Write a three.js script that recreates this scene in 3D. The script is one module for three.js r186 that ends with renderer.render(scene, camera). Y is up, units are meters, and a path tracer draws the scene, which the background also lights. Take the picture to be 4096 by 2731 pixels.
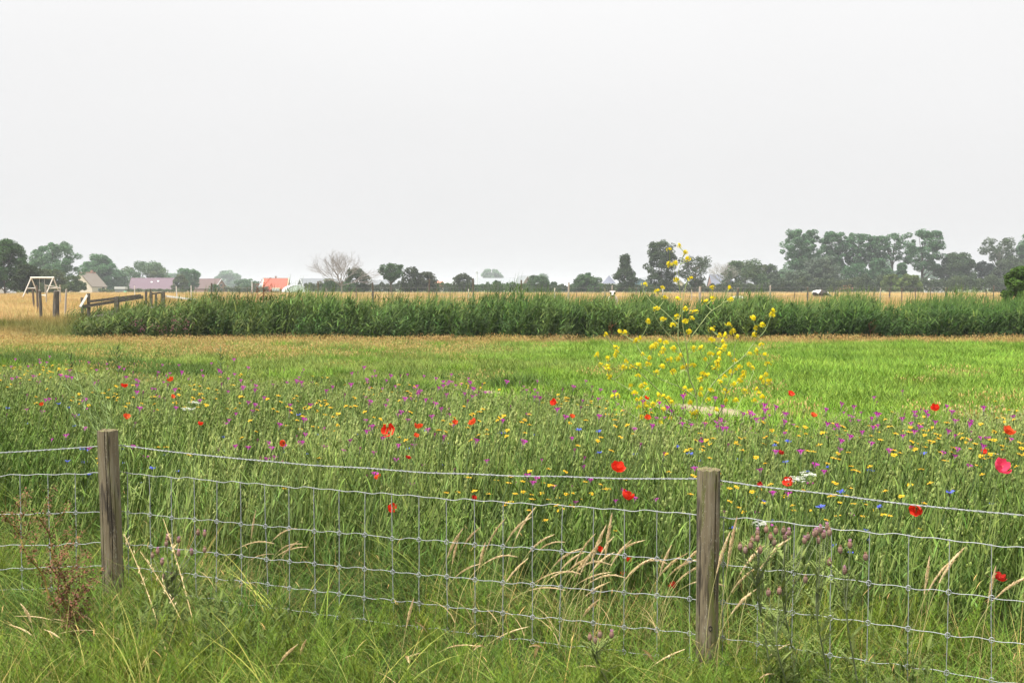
import * as THREE from 'three';
import { mergeGeometries } from 'three/addons/utils/BufferGeometryUtils.js';
import { MarchingCubes } from 'three/addons/objects/MarchingCubes.js';
import { ImprovedNoise } from 'three/addons/math/ImprovedNoise.js';

// ---------------------------------------------------------------- camera, sky, sun, exposure
const scene = new THREE.Scene();
const EYE = 1.7, FOCAL = 1098, PITCH = Math.atan(53 / FOCAL);      // focal length in pixels of a 1024 wide picture
const camera = new THREE.PerspectiveCamera(2 * Math.atan(341 / FOCAL) * 180 / Math.PI, 1024 / 682, 0.1, 6000);
camera.position.set(0, EYE, 0);
camera.rotation.x = -PITCH;
const renderer = new THREE.WebGLRenderer({ antialias: true });
renderer.setSize(1024, 682);
renderer.toneMapping = THREE.LinearToneMapping;
renderer.toneMappingExposure = 5.4;
renderer.shadowMap.enabled = true;
const SKY_LOW = 0.153;                                              // even overcast, brighter towards the zenith
{
  const w = 256, h = 128, data = new Float32Array(w * h * 4), n3 = new ImprovedNoise();
  for (let j = 0; j < h; j++) for (let i = 0; i < w; i++) {
    const el = (j + 0.5) / h * Math.PI - Math.PI / 2, az = i / w * Math.PI * 2, s = Math.max(0, Math.sin(el));
    const c = Math.cos(el), cl = 1 + 0.022 * n3.noise(c * Math.cos(az) * 2.5, s * 9, c * Math.sin(az) * 2.5) + 0.015 * n3.noise(c * Math.cos(az) * 6 + 4, s * 26, c * Math.sin(az) * 6);
    const L = SKY_LOW * (1 + 0.3 * s + 1.2 * s * s) * cl, k = (j * w + i) * 4;
    data[k] = L; data[k + 1] = L; data[k + 2] = L * 1.002; data[k + 3] = 1;
  }
  const sky = new THREE.DataTexture(data, w, h, THREE.RGBAFormat, THREE.FloatType);
  sky.mapping = THREE.EquirectangularReflectionMapping; sky.magFilter = THREE.LinearFilter; sky.needsUpdate = true;
  scene.background = sky; scene.environment = sky;
}
const sun = new THREE.DirectionalLight(new THREE.Color().setRGB(1, 0.965, 0.9), 1.5);
sun.position.set(-26, 88, 14); sun.target.position.set(0, 0, -8);
sun.castShadow = true; sun.shadow.radius = 20; sun.shadow.mapSize.set(4096, 4096);
Object.assign(sun.shadow.camera, { left: -60, right: 60, top: 60, bottom: -60, near: 1, far: 260 });
scene.add(sun, sun.target);
scene.fog = new THREE.FogExp2(new THREE.Color().setRGB(0.93, 0.97, 1.0), 0.00036);

// ---------------------------------------------------------------- helpers
function rngOf(a) { return () => { a |= 0; a = a + 0x6D2B79F5 | 0; let t = Math.imul(a ^ a >>> 15, 1 | a); t = t + Math.imul(t ^ t >>> 7, 61 | t) ^ t; return ((t ^ t >>> 14) >>> 0) / 4294967296; }; }
let rnd = rngOf(7);
const U = (a, b) => a + (b - a) * rnd(), TAU = Math.PI * 2;
const pick = a => a[Math.floor(rnd() * a.length)];
const lerp = (a, b, t) => a + (b - a) * t, clamp = (x, a = 0, b = 1) => Math.min(b, Math.max(a, x));
const sstep = (a, b, x) => { const t = clamp((x - a) / (b - a)); return t * t * (3 - 2 * t); };
const noise3 = new ImprovedNoise(), nz = (x, y, s = 1, o = 0) => noise3.noise(x * s + o * 17.3, y * s - o * 9.1, o * 3.7 + 0.5);
const V = (x, y, z) => new THREE.Vector3(x, y, z);
const mixc = (a, b, t) => [lerp(a[0], b[0], t), lerp(a[1], b[1], t), lerp(a[2], b[2], t)];
const vary = (c, v = 0.15) => { const k = 1 + U(-v, v); return [c[0] * k * (1 + U(-v, v) * 0.4), c[1] * k, c[2] * k * (1 + U(-v, v) * 0.4)]; };
// a point of the place at a given distance ahead of the camera, from where it lies in the 1024 x 682 photograph
function at(px, py, d) {
  const dx = (px - 512) / FOCAL, dy = -(py - 341) / FOCAL, c = Math.cos(PITCH), s = Math.sin(PITCH);
  const wy = dy * c - s, wz = -dy * s - c, k = d / -wz;
  return V(dx * k, EYE + wy * k, -d);
}
// ground level: flat meadow, a shallow ditch under the reeds, a slightly higher field behind it
function groundY(x, d) { return 0.32 * sstep(40, 46, d) - 0.25 * sstep(35.2, 36.6, d) * (1 - sstep(39.5, 42, d)) * sstep(-16.5, -13, x); }

class Build {                                                       // collects coloured triangles into one geometry
  constructor() { this.p = []; this.c = []; this.i = []; this.n = 0; }
  v(x, y, z, c) { this.p.push(x, y, z); this.c.push(c[0], c[1], c[2]); return this.n++; }
  f(a, b, c) { this.i.push(a, b, c); }
  tri(a, b, c, col) { const k = this.n; this.v(a.x, a.y, a.z, col); this.v(b.x, b.y, b.z, col); this.v(c.x, c.y, c.z, col); this.f(k, k + 1, k + 2); }
  quad(a, b, c, d, col) { const k = this.n; for (const q of [a, b, c, d]) this.v(q.x, q.y, q.z, col); this.f(k, k + 1, k + 2); this.f(k, k + 2, k + 3); }
  // grass-like blade: leaves the base at angle `lean` from the vertical towards azimuth az and bends by `curve` along its length
  blade(x, y, z, az, len, w, lean, curve, col, segs = 3, twist = 0, broad = 0) {
    const ca = Math.cos(az), sa = Math.sin(az), wa = az + Math.PI / 2 + twist, wx = Math.cos(wa) * w / 2, wz = Math.sin(wa) * w / 2;
    let px = x, py = y, pz = z, prev = -1;
    for (let k = 0; k <= segs; k++) {
      const t = k / segs, ww = broad ? Math.sin(Math.PI * clamp(t * 0.9 + 0.1)) : 1 - Math.pow(t, 1.6);
      if (k === segs) { const a = this.v(px, py, pz, col); this.f(prev, prev + 1, a); }
      else { const a = this.v(px - wx * ww, py, pz - wz * ww, col); this.v(px + wx * ww, py, pz + wz * ww, col); if (k) { this.f(prev, prev + 1, a + 1); this.f(prev, a + 1, a); } prev = a; }
      const th = lean + curve * (t + 0.5 / segs), s = len / segs;
      px += Math.sin(th) * ca * s; py += Math.cos(th) * s; pz += Math.sin(th) * sa * s;
    }
    return V(px, py, pz);
  }
  tube(pts, rads, sides, col, cap = false) {
    let prev = -1; const t = V(), u = V(), w = V();
    for (let k = 0; k < pts.length; k++) {
      t.copy(pts[Math.min(k + 1, pts.length - 1)]).sub(pts[Math.max(k - 1, 0)]).normalize();
      if (!k) { u.set(0.31, 0.12, 0.94); if (Math.abs(u.dot(t)) > 0.9) u.set(1, 0, 0); }
      u.addScaledVector(t, -u.dot(t)).normalize(); w.crossVectors(t, u);
      const r = Array.isArray(rads) ? rads[k] : rads, a = this.n, cc = Array.isArray(col[0]) ? col[k] : col;
      for (let s = 0; s < sides; s++) { const an = s / sides * TAU, c = Math.cos(an) * r, sn = Math.sin(an) * r; this.v(pts[k].x + u.x * c + w.x * sn, pts[k].y + u.y * c + w.y * sn, pts[k].z + u.z * c + w.z * sn, cc); }
      if (k) for (let s = 0; s < sides; s++) { const e = (s + 1) % sides; this.f(prev + s, prev + e, a + e); this.f(prev + s, a + e, a + s); }
      prev = a;
      if (cap && k === pts.length - 1) { const m = this.v(pts[k].x, pts[k].y, pts[k].z, cc); for (let s = 0; s < sides; s++) this.f(a + s, a + (s + 1) % sides, m); }
    }
  }
  ball(x, y, z, rx, ry, rz, col, ns = 6, nr = 4, tilt = null) {
    const base = this.n, q = V();
    for (let j = 0; j <= nr; j++) for (let s = 0; s < ns; s++) {
      const th = j / nr * Math.PI, an = s / ns * TAU;
      q.set(Math.sin(th) * Math.cos(an) * rx, Math.cos(th) * ry, Math.sin(th) * Math.sin(an) * rz); if (tilt) q.applyEuler(tilt);
      this.v(x + q.x, y + q.y, z + q.z, col);
    }
    for (let j = 0; j < nr; j++) for (let s = 0; s < ns; s++) { const e = (s + 1) % ns, a = base + j * ns, b = a + ns; this.f(a + s, b + s, b + e); this.f(a + s, b + e, a + e); }
  }
  geo(smooth = false) {
    const g = new THREE.BufferGeometry();
    g.setAttribute('position', new THREE.Float32BufferAttribute(this.p, 3)); g.setAttribute('color', new THREE.Float32BufferAttribute(this.c, 3)); g.setIndex(this.i);
    if (smooth) g.computeVertexNormals();
    return g;
  }
}
const taken = {};
function numbered(n) { const k = taken[n] = (taken[n] ?? -1) + 1; return k ? `${n}_${String(k).padStart(3, '0')}` : n; }
function tag(o, label, category, group, kind) { o.userData.label = label; if (category) o.userData.category = category; if (group) o.userData.group = group; if (kind) o.userData.kind = kind; return o; }
function thing(name, label, category, pos = [0, 0, 0], group) { const o = new THREE.Group(); o.name = numbered(name); o.position.set(...pos); scene.add(o); return tag(o, label, category, group); }
function mk(name, geo, m, parent) { const o = new THREE.Mesh(geo, m); o.name = parent ? name : numbered(name); (parent || scene).add(o); return o; }
function structure(name, geo, m, label) { const o = mk(name, geo, m); o.userData.kind = 'structure'; if (label) o.userData.label = label; return o; }
function stuff(name, geo, m, mats, cols, label, parent) {            // what nobody could count: copies of a clump in one object
  const o = new THREE.InstancedMesh(geo, m, mats.length); o.name = numbered(name);
  mats.forEach((q, k) => { o.setMatrixAt(k, q); o.setColorAt(k, new THREE.Color().setRGB(...cols[k])); });
  o.userData.kind = 'stuff'; o.userData.label = label; (parent || scene).add(o); return o;
}
const MAT = (x, y, z, ry, s, sy = s) => new THREE.Matrix4().compose(V(x, y, z), new THREE.Quaternion().setFromEuler(new THREE.Euler(0, ry, 0)), V(s, sy, s));
const std = (rgb, rough = 0.8, extra = {}) => new THREE.MeshStandardMaterial({ color: new THREE.Color().setRGB(...rgb), roughness: rough, side: THREE.DoubleSide, ...extra });
const leafMat = (t = 0.35, rough = 0.9) => new THREE.MeshPhysicalMaterial({ color: 0xffffff, vertexColors: true, roughness: rough, transmission: t, thickness: 0, specularIntensity: 0.35, side: THREE.DoubleSide });
const M = {
  leaf: leafMat(0.24), petal: leafMat(0.4), crown: leafMat(0.24, 1), plain: new THREE.MeshStandardMaterial({ vertexColors: true, roughness: 0.9, side: THREE.DoubleSide }),
  soil: new THREE.MeshPhysicalMaterial({ vertexColors: true, roughness: 1, specularIntensity: 0.1, side: THREE.DoubleSide }), bark: std([0.09, 0.075, 0.055], 0.95), paleBark: std([0.22, 0.2, 0.18], 0.95),
  wire: new THREE.MeshStandardMaterial({ color: new THREE.Color().setRGB(0.37, 0.38, 0.4), roughness: 0.55, metalness: 0.35 }),
};
function noiseTex(w, h, fn, srgb = true) {
  const data = new Uint8Array(w * h * 4);
  for (let j = 0; j < h; j++) for (let i = 0; i < w; i++) { const c = fn(i / w, j / h), k = (j * w + i) * 4; for (let q = 0; q < 3; q++) data[k + q] = 255 * clamp(c[q]); data[k + 3] = 255; }
  const t = new THREE.DataTexture(data, w, h); t.magFilter = THREE.LinearFilter; t.minFilter = THREE.LinearMipmapLinearFilter; t.generateMipmaps = true; t.wrapS = t.wrapT = THREE.RepeatWrapping; if (srgb) t.colorSpace = THREE.SRGBColorSpace; t.needsUpdate = true; return t;
}
// where the flower strip and the fence run (they are parallel): distance ahead as a function of x
const fenceD = x => x < -2.11 ? 5.75 : x < 0.82 ? 5.75 - 0.406 * (x + 2.11) : 4.56 - 0.53 * (x - 0.82);
// a lower, thinner spot at the back of the strip, in front of the bare path
const thinSpot = (x, d) => Math.exp(-(((x - 1.95) / 1.0) ** 2)) * sstep(-3.4, -1.6, d - (11.7 - 0.42 * x));
const bedFront = x => 5.85 - 0.41 * Math.max(-5, x), bedBack = x => 11.7 - 0.42 * x + 0.7 * nz(x, 0, 0.5, 3);
// ---------------------------------------------------------------- ground, path
{
  const b = new Build(), xs = [], ds = [];
  for (let x = -2600; x < -60; x *= 0.72) xs.push(x); for (let x = -60; x <= 60; x += x < -14 || x >= 14 ? 2 : 0.5) xs.push(x); for (let k = xs.length - 1, x = 60 / 0.72; x < 2600; x /= 0.72) xs.push(x); xs.push(2600);
  for (const d of [-60, -20, -6, -2]) ds.push(d); for (let d = 0; d < 48; d += 0.5) ds.push(d); for (let d = 48; d < 2500; d *= 1.12) ds.push(d); ds.push(2600);
  for (const d of ds) for (const x of xs) {
    const n = nz(x, d, 0.35, 1) + 0.5 * nz(x, d, 1.3, 2);
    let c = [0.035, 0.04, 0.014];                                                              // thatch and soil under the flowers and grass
    c = mixc(c, [0.11, 0.17, 0.03], sstep(0.2, 1.2, d - bedBack(x)));                          // mown meadow
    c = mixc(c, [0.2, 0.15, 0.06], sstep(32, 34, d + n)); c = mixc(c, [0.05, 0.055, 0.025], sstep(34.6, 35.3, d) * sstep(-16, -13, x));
    c = mixc(c, [0.36, 0.26, 0.1], sstep(41, 44, d)); c = mixc(c, [0.12, 0.14, 0.05], sstep(190, 260, d + n * 20));
    b.v(x, groundY(x, d) + (d < 36 && d > 14 ? 0.02 * n : 0), -d, c.map(q => q * (1 + 0.18 * n)));
  }
  const W = xs.length;
  for (let j = 0; j < ds.length - 1; j++) for (let i = 0; i < W - 1; i++) { const a = j * W + i; b.f(a, a + 1, a + W + 1); b.f(a, a + W + 1, a + W); }
  structure('ground', b.geo(true), M.soil, 'grassy ground of the meadow and the fields behind it');
  // trodden sandy path between the flower strip and the mown meadow, showing where the grass is worn away
  const s = new Build(), sand = [0.25, 0.2, 0.135];
  for (const [x0, x1] of [[-1.4, -0.1], [1.75, 3.3]]) {
    const n = 60; let prev = -1;
    for (let k = 0; k <= n; k++) {
      const t = k / n, x = lerp(x0, x1, t), d = 17.4 - 0.885 * x, w = (x0 > 0 ? 0.75 : 0.4) * Math.sin(Math.PI * t) ** 0.6 * (1 + 0.4 * nz(x, 1, 2.3, 5) + 0.5 * nz(x, 4, 7, 5));
      const c = sand.map(q => q * (1 + 0.3 * nz(x, d, 5, 6)));
      const y = 0.026; const a = s.v(x, y, -d - w, c); s.v(x, y, -d + w * 0.8, c); if (k) { s.f(prev, prev + 1, a + 1); s.f(prev, a + 1, a); } prev = a;
    }
  }
  structure('path', s.geo(true), M.soil, 'worn sandy path behind the flower strip');
}

// ---------------------------------------------------------------- mown meadow, dry verge, dry field
const inView = (x, d, m = 1.25) => Math.abs(x) < 0.4664 * d * m + 1.5;
function patch(n, r, fn) { const b = new Build(); for (let k = 0; k < n; k++) { const a = U(0, TAU), q = r * Math.sqrt(rnd()); fn(b, Math.cos(a) * q, Math.sin(a) * q); } return b.geo(); }
const WIND = -0.35;                                                                           // azimuth towards which stems lean (to the right and a little towards the back)
{
  const lush = [0, 1, 2].map(() => patch(230, 0.42, (b, x, z) => b.blade(x, -0.01, z, rnd() < 0.4 ? WIND + U(-0.8, 0.8) : U(0, TAU), U(0.06, 0.19), U(0.008, 0.02), U(0.1, 0.8), U(0.1, 1.0), vary([0.9, 0.95, 0.8], 0.35), 2, U(-1, 1))));
  const tuft = [0, 1].map(() => patch(150, 0.3, (b, x, z) => b.blade(x, -0.01, z, U(0, TAU), U(0.16, 0.36), U(0.008, 0.02), U(0.1, 0.7), U(0.2, 1.1), vary([0.9, 0.95, 0.8], 0.25), 3, U(-1, 1))));
  const dry = [0, 1].map(() => patch(200, 0.45, (b, x, z) => {
    if (rnd() < 0.45) { b.blade(x, 0, z, U(0, TAU), U(0.06, 0.14), 0.008, U(0.1, 0.7), U(0.1, 0.9), vary([0.4, 0.75, 0.35], 0.2), 2, U(-1, 1)); return; }
    const c = vary(rnd() < 0.25 ? [1.0, 0.72, 0.6] : [0.95, 0.9, 0.75], 0.2), t = b.blade(x, 0, z, WIND + U(-1, 1), U(0.08, 0.17), 0.006, U(0, 0.35), U(0, 0.5), c, 2);
    b.blade(t.x, t.y - 0.03, t.z, U(0, TAU), U(0.03, 0.05), 0.016, 0.2, 0.3, c, 2, 0, 1);
  }));
  const sets = [lush, tuft, dry].map(g => g.map(geo => ({ geo, m: [], c: [] })));
  const put = (k, x, d, s, c) => { const q = pick(sets[k]); q.m.push(MAT(x, groundY(x, d), -d, U(0, TAU), s, s * U(0.8, 1.2))); q.c.push(c); };
  for (let d = 11; d < 35.2; d += 0.32 + d * 0.004) for (let x = -0.47 * 1.3 * d - 1; x < 0.47 * 1.3 * d + 1; x += 0.34 + d * 0.004) {
    const X = x + U(-0.2, 0.2), D = d + U(-0.2, 0.2);
    if (D < bedBack(X) - 0.4) continue;
    const pathOff = Math.abs(D - (17.4 - 0.885 * X)), worn = (X > -1.4 && X < -0.1) || (X > 1.75 && X < 3.3);
    if (worn && rnd() < 0.8 && pathOff < (X > 1 ? 0.6 : 0.36) + 0.2 * nz(X, D, 2, 8)) continue;
    const n = nz(X, D, 0.22, 11) + 0.5 * nz(X, D, 0.8, 12), px = 512 + X / D * FOCAL;
    const dryness = clamp(sstep(32.2, 34.2, D + n * 1.2) + 0.36 * sstep(560, 180, px + n * 150) * sstep(24, 29, D + n * 3) + 0.14 * sstep(880, 1000, px + n * 60) * (1 - sstep(19, 23, D)) + 0.28 * sstep(0.1, 0.6, nz(X, D, 0.5, 15)) * (1 - sstep(700, 850, px)));
    if (rnd() < dryness * 0.95) put(2, X, D, U(0.75, 1.15), vary(mixc([0.5, 0.36, 0.18], [0.42, 0.38, 0.14], rnd()), 0.15));
    const bright = sstep(420, 640, px + n * 130) * (0.75 + 0.25 * n);
    const c = mixc([0.2, 0.245, 0.055], [0.2, 0.32, 0.038], clamp(bright));
    if (rnd() > dryness * 0.75) put(0, X, D, U(0.75, 1.3), vary(mixc(c, [0.3, 0.28, 0.09], dryness * 0.5), 0.16));
    const dark = sstep(0.12, 0.4, nz(X, D, 0.45, 21) + 0.2 * nz(X, D, 1.5, 22));
    if (rnd() < dark * 0.55 * (1 - dryness)) put(1, X, D, U(0.6, 1.0), vary([0.16, 0.26, 0.03], 0.2));
  }
  // darker uncut tufts just behind the flower strip
  for (let k = 0; k < 520; k++) {
    const X = U(-12, 7), off = Math.abs(U(-1, 1) + U(-1, 1)) * 1.6, D = 15.2 - 0.75 * X + off * 1.4 + nz(X, 0, 0.4, 31) * 1.5; if (nz(X, D, 0.35, 33) < -0.12 || !inView(X, D)) continue;
    const pathOff = Math.abs(D - (17.4 - 0.885 * X)); if (pathOff < 0.8 || (X > 1.1 && X < 3.6 && D < 17)) continue;
    put(1, X, D, U(0.7, 1.15), vary([0.1, 0.155, 0.03], 0.22));
  }
  sets[0].forEach(q => stuff('meadow_grass', q.geo, M.leaf, q.m, q.c, 'short bright green grass of the mown meadow'));
  sets[1].forEach(q => stuff('tufted_grass', q.geo, M.leaf, q.m, q.c, 'darker uncut grass tufts in the mown meadow'));
  sets[2].forEach(q => stuff('dry_grass', q.geo, M.leaf, q.m, q.c, 'tan dry grass along the ditch and on the left of the meadow'));

  // dry hay field behind the ditch
  const hay = [0, 1, 2].map(() => patch(260, 1.2, (b, x, z) => b.blade(x, 0, z, WIND + U(-1.2, 1.2), U(0.3, 0.62), U(0.012, 0.03), U(0, 0.4), U(0.1, 0.9), vary([1, 0.95, 0.85], 0.22), 2, U(-1, 1))));
  const hs = hay.map(geo => ({ geo, m: [], c: [] }));
  for (let d = 42.6; d < 230; d += 0.9 + (d - 42) * 0.02) for (let x = -0.47 * 1.2 * d - 2; x < 0.47 * 1.2 * d + 2; x += 1.1 + (d - 42) * 0.008) {
    const X = x + U(-0.5, 0.5), D = d + U(-0.5, 0.5), n = nz(X, D, 0.06, 41) + 0.5 * nz(X, D, 0.3, 42), q = pick(hs), s = U(0.8, 1.2) * (1 + (D - 42) * 0.004);
    q.m.push(MAT(X, groundY(X, D), -D, U(0, TAU), s, s * (D > 110 ? 0.75 : 1))); q.c.push(vary(mixc([0.5, 0.375, 0.18], rnd() < 0.5 ? [0.42, 0.24, 0.11] : [0.33, 0.32, 0.12], clamp(0.35 + n * 1.2) * 0.7), 0.12));
  }
  hs.forEach(q => stuff('hay_grass', q.geo, M.leaf, q.m, q.c, 'straw coloured dry grass field behind the reed ditch'));
  // rank grass at the left end of the ditch, half green and half straw
  const rank = [0, 1].map(() => patch(190, 0.5, (b, x, z) => b.blade(x, 0, z, WIND + U(-1.3, 1.3), U(0.35, 0.85), U(0.01, 0.022), U(0, 0.4), U(0.1, 1.0), vary([1, 0.95, 0.85], 0.25), 3, U(-1, 1))));
  const rs = rank.map(geo => ({ geo, m: [], c: [] }));
  for (let k = 0; k < 1000; k++) {
    const X = U(-24, -11.5), D = U(35.6, 44), q = pick(rs), n = nz(X, D, 0.3, 51), px = 512 + X / D * FOCAL; if (px > 175) continue;
    const h = lerp(0.5, 1.3, sstep(35.6, 39.5, D)) * (D > 41 ? 0.6 : 1) * lerp(0.7, 1, sstep(20, 110, px));
    const green = clamp(0.35 + 0.75 * sstep(50, 105, px) + n - 0.4 * sstep(39, 42, D)); q.m.push(MAT(X, groundY(X, D), -D, U(0, TAU), 0.9, h)); q.c.push(vary(mixc([0.4, 0.29, 0.12], [0.13, 0.18, 0.04], green), 0.15));
  }
  rs.forEach(q => stuff('rank_grass', q.geo, M.leaf, q.m, q.c, 'tall half dry grass left of the reeds by the old posts'));
}

// ---------------------------------------------------------------- reeds in the ditch
{
  const reed = [0, 1, 2, 3, 4].map(() => {
    const b = new Build();
    for (let s = 0; s < 11; s++) {
      const x = U(-0.45, 0.45), z = U(-0.45, 0.45), h = U(1.2, 1.55) * (1 - 0.9 * (x * x + z * z)), az = WIND + U(-0.6, 0.6), lean = U(0.02, 0.16) + 0.25 * Math.max(0, x), cv = U(0.02, 0.45), n = 9, c = vary([0.95, 1, 0.8], 0.18);
      const pts = []; let p = V(x, -0.05, z); for (let k = 0; k <= n; k++) { pts.push(p.clone()); const th = lean + cv * k / n; p.add(V(Math.sin(th) * Math.cos(az), Math.cos(th), Math.sin(th) * Math.sin(az)).multiplyScalar(h / n)); }
      b.tube([pts[0], pts[4], pts[n]], [0.005, 0.004, 0.002], 3, c);
      for (let k = 1; k < n; k++) { const la = az + U(-2.2, 2.2), q = pts[k]; b.blade(q.x, q.y, q.z, la, U(0.3, 0.55) * (k > n - 3 ? 0.75 : 1), U(0.024, 0.055), U(0.3, 1.1), U(0.4, 1.8), vary(c, 0.38), 4, U(-0.9, 0.9)); }
      b.blade(pts[n].x, pts[n].y, pts[n].z, az, 0.3, 0.016, lean + cv, U(0.1, 0.6), c, 2);
    }
    return b.geo();
  });
  const rs = reed.map(geo => ({ geo, m: [], c: [] }));
  for (let k = 0; k < 3000; k++) {
    const X = U(-16.5, 24), D = 35.3 + U(0, 5.4), px = 512 + X / D * FOCAL, n = nz(X * 0.9, D * 0.5, 0.55, 61) + 0.7 * nz(X, D, 1.3, 62);
    if (px < 70 || rnd() > sstep(60, 150, px + n * 30) + 0.15 || nz(X, D * 0.6, 0.9, 64) < -0.16) continue;
    let h = 1.17 + 0.24 * n + 0.14 * nz(X, 3, 0.17, 66) + 0.3 * nz(X, D * 0.25, 0.62, 68); h *= lerp(0.72, 1, sstep(95, 190, px + n * 40));
    h *= 1 + 0.2 * Math.exp(-(((px - 510) / 16) ** 2)) - 0.14 * Math.exp(-(((px - 613) / 16) ** 2)); if (D < 35.9 + 0.5 * nz(X, 1, 0.6, 67)) h *= U(0.3, 0.85); if (rnd() < 0.1) h *= U(0.6, 1);
    const pale = clamp(0.25 + n * 0.9) + (rnd() < 0.12 ? 0.5 : 0), q = pick(rs);
    q.m.push(new THREE.Matrix4().compose(V(X, groundY(X, D), -D), new THREE.Quaternion().setFromEuler(new THREE.Euler(0, U(-0.7, 0.7), 0)), V(1, h, 1))); q.c.push(vary(mixc(mixc([0.04, 0.09, 0.013], [0.13, 0.185, 0.05], clamp(pale)), [0.16, 0.16, 0.05], 0.5 * sstep(360, 150, px) * rnd()), 0.14));
  }
  rs.forEach(q => stuff('reeds', q.geo, M.leaf, q.m, q.c, 'dense green reeds filling the ditch across the meadow'));
}
// ---------------------------------------------------------------- flower strip: stems, leaves and seed capsules
{
  const stemPatch = () => {
    const b = new Build();
    for (let s = 0; s < 13; s++) {
      const x = U(-0.22, 0.22), z = U(-0.22, 0.22), h = U(0.46, 0.8), az = WIND + U(-0.7, 0.7), lean = U(0.0, 0.25), cv = U(0, 0.45), n = 5, c = vary([0.9, 1, 0.8], 0.2);
      const pts = []; let p = V(x, 0, z); for (let k = 0; k <= n; k++) { pts.push(p.clone()); const th = lean + cv * k / n; p.add(V(Math.sin(th) * Math.cos(az), Math.cos(th), Math.sin(th) * Math.sin(az)).multiplyScalar(h / n)); }
      b.tube([pts[0], pts[2], pts[4], pts[n]], [0.0032, 0.0028, 0.0026, 0.0022], 3, mixc(c, [1.7, 1.5, 1.7], 0.4));
      for (let k = 1; k < n; k++) for (let e = 0; e < 2; e++) { const q = pts[k]; b.blade(q.x, q.y, q.z, U(0, TAU), U(0.06, 0.17), U(0.005, 0.013), U(0.15, 0.6), U(0.2, 1.1), vary(c, 0.35), 3, U(-0.8, 0.8)); }
      const t = pts[n], e = new THREE.Euler(U(-0.4, 0.4), 0, U(-0.6, 0.1));
      if (rnd() < 0.62) { const pale = vary(mixc(c, [2.1, 1.8, 2.2], 0.55), 0.15); b.ball(t.x, t.y + 0.01, t.z, 0.0085, 0.0165, 0.0085, pale, 5, 4, e); for (let k = 0; k < 5; k++) b.blade(t.x, t.y + 0.018, t.z, U(0, TAU), U(0.025, 0.05), 0.0045, U(0.1, 0.5), 0.3, pale, 2); }
      if (rnd() < 0.5) { const q = pts[3], t2 = b.blade(q.x, q.y, q.z, U(0, TAU), U(0.12, 0.25), 0.004, U(0.2, 0.5), -0.3, c, 3); b.ball(t2.x, t2.y, t2.z, 0.0075, 0.013, 0.0075, mixc(c, [2.1, 1.8, 2.0], 0.5), 5, 3); }
    }
    for (let k = 0; k < 16; k++) b.blade(U(-0.25, 0.25), 0, U(-0.25, 0.25), U(0, TAU), U(0.2, 0.55), U(0.005, 0.013), U(0, 0.4), U(0.1, 1.1), vary([0.55, 0.72, 0.42], 0.35), 4, U(-1, 1));  // basal blades coloured darker, to deepen the shade low in the strip
    return b.geo();
  };
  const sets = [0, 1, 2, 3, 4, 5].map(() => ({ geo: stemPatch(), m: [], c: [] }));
  for (let x = -11; x < 9; x += 0.2) for (let d = bedFront(x) - 0.05; d < bedBack(x) + 0.6; d += 0.22) {
    const X = x + U(-0.12, 0.12), D = d + U(-0.12, 0.12); if (!inView(X, D, 1.3)) continue;
    const back = sstep(bedBack(X) - 2.6, bedBack(X) + 0.6, D), n = nz(X, D, 0.5, 71);
    const thin = thinSpot(X, D); if (rnd() < back * 0.72 + 0.05 + thin * 0.35 || nz(X, D, 1.7, 75) < -0.3) continue;
    const h = (1.0 + 0.16 * n + 0.2 * nz(X, D, 2.2, 77)) * lerp(1, 0.72, back) * (1 - 0.42 * thin) * (D < bedFront(X) + 0.25 ? U(0.55, 1) : 1), q = pick(sets);
    const c = mixc(mixc([0.085, 0.14, 0.022], [0.205, 0.262, 0.078], clamp(0.66 + n + 0.4 * U(-1, 1))), [0.25, 0.27, 0.11], 0.6 * back);
    q.m.push(new THREE.Matrix4().compose(V(X, 0, -D), new THREE.Quaternion().setFromEuler(new THREE.Euler(0, U(-0.9, 0.9), 0)), V(1, h, 1))); q.c.push(vary(c, 0.14));
  }
  sets.forEach(q => stuff('wildflower_foliage', q.geo, M.leaf, q.m, q.c, 'tangle of green stems, leaves and seed capsules in the flower strip'));
}

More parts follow.
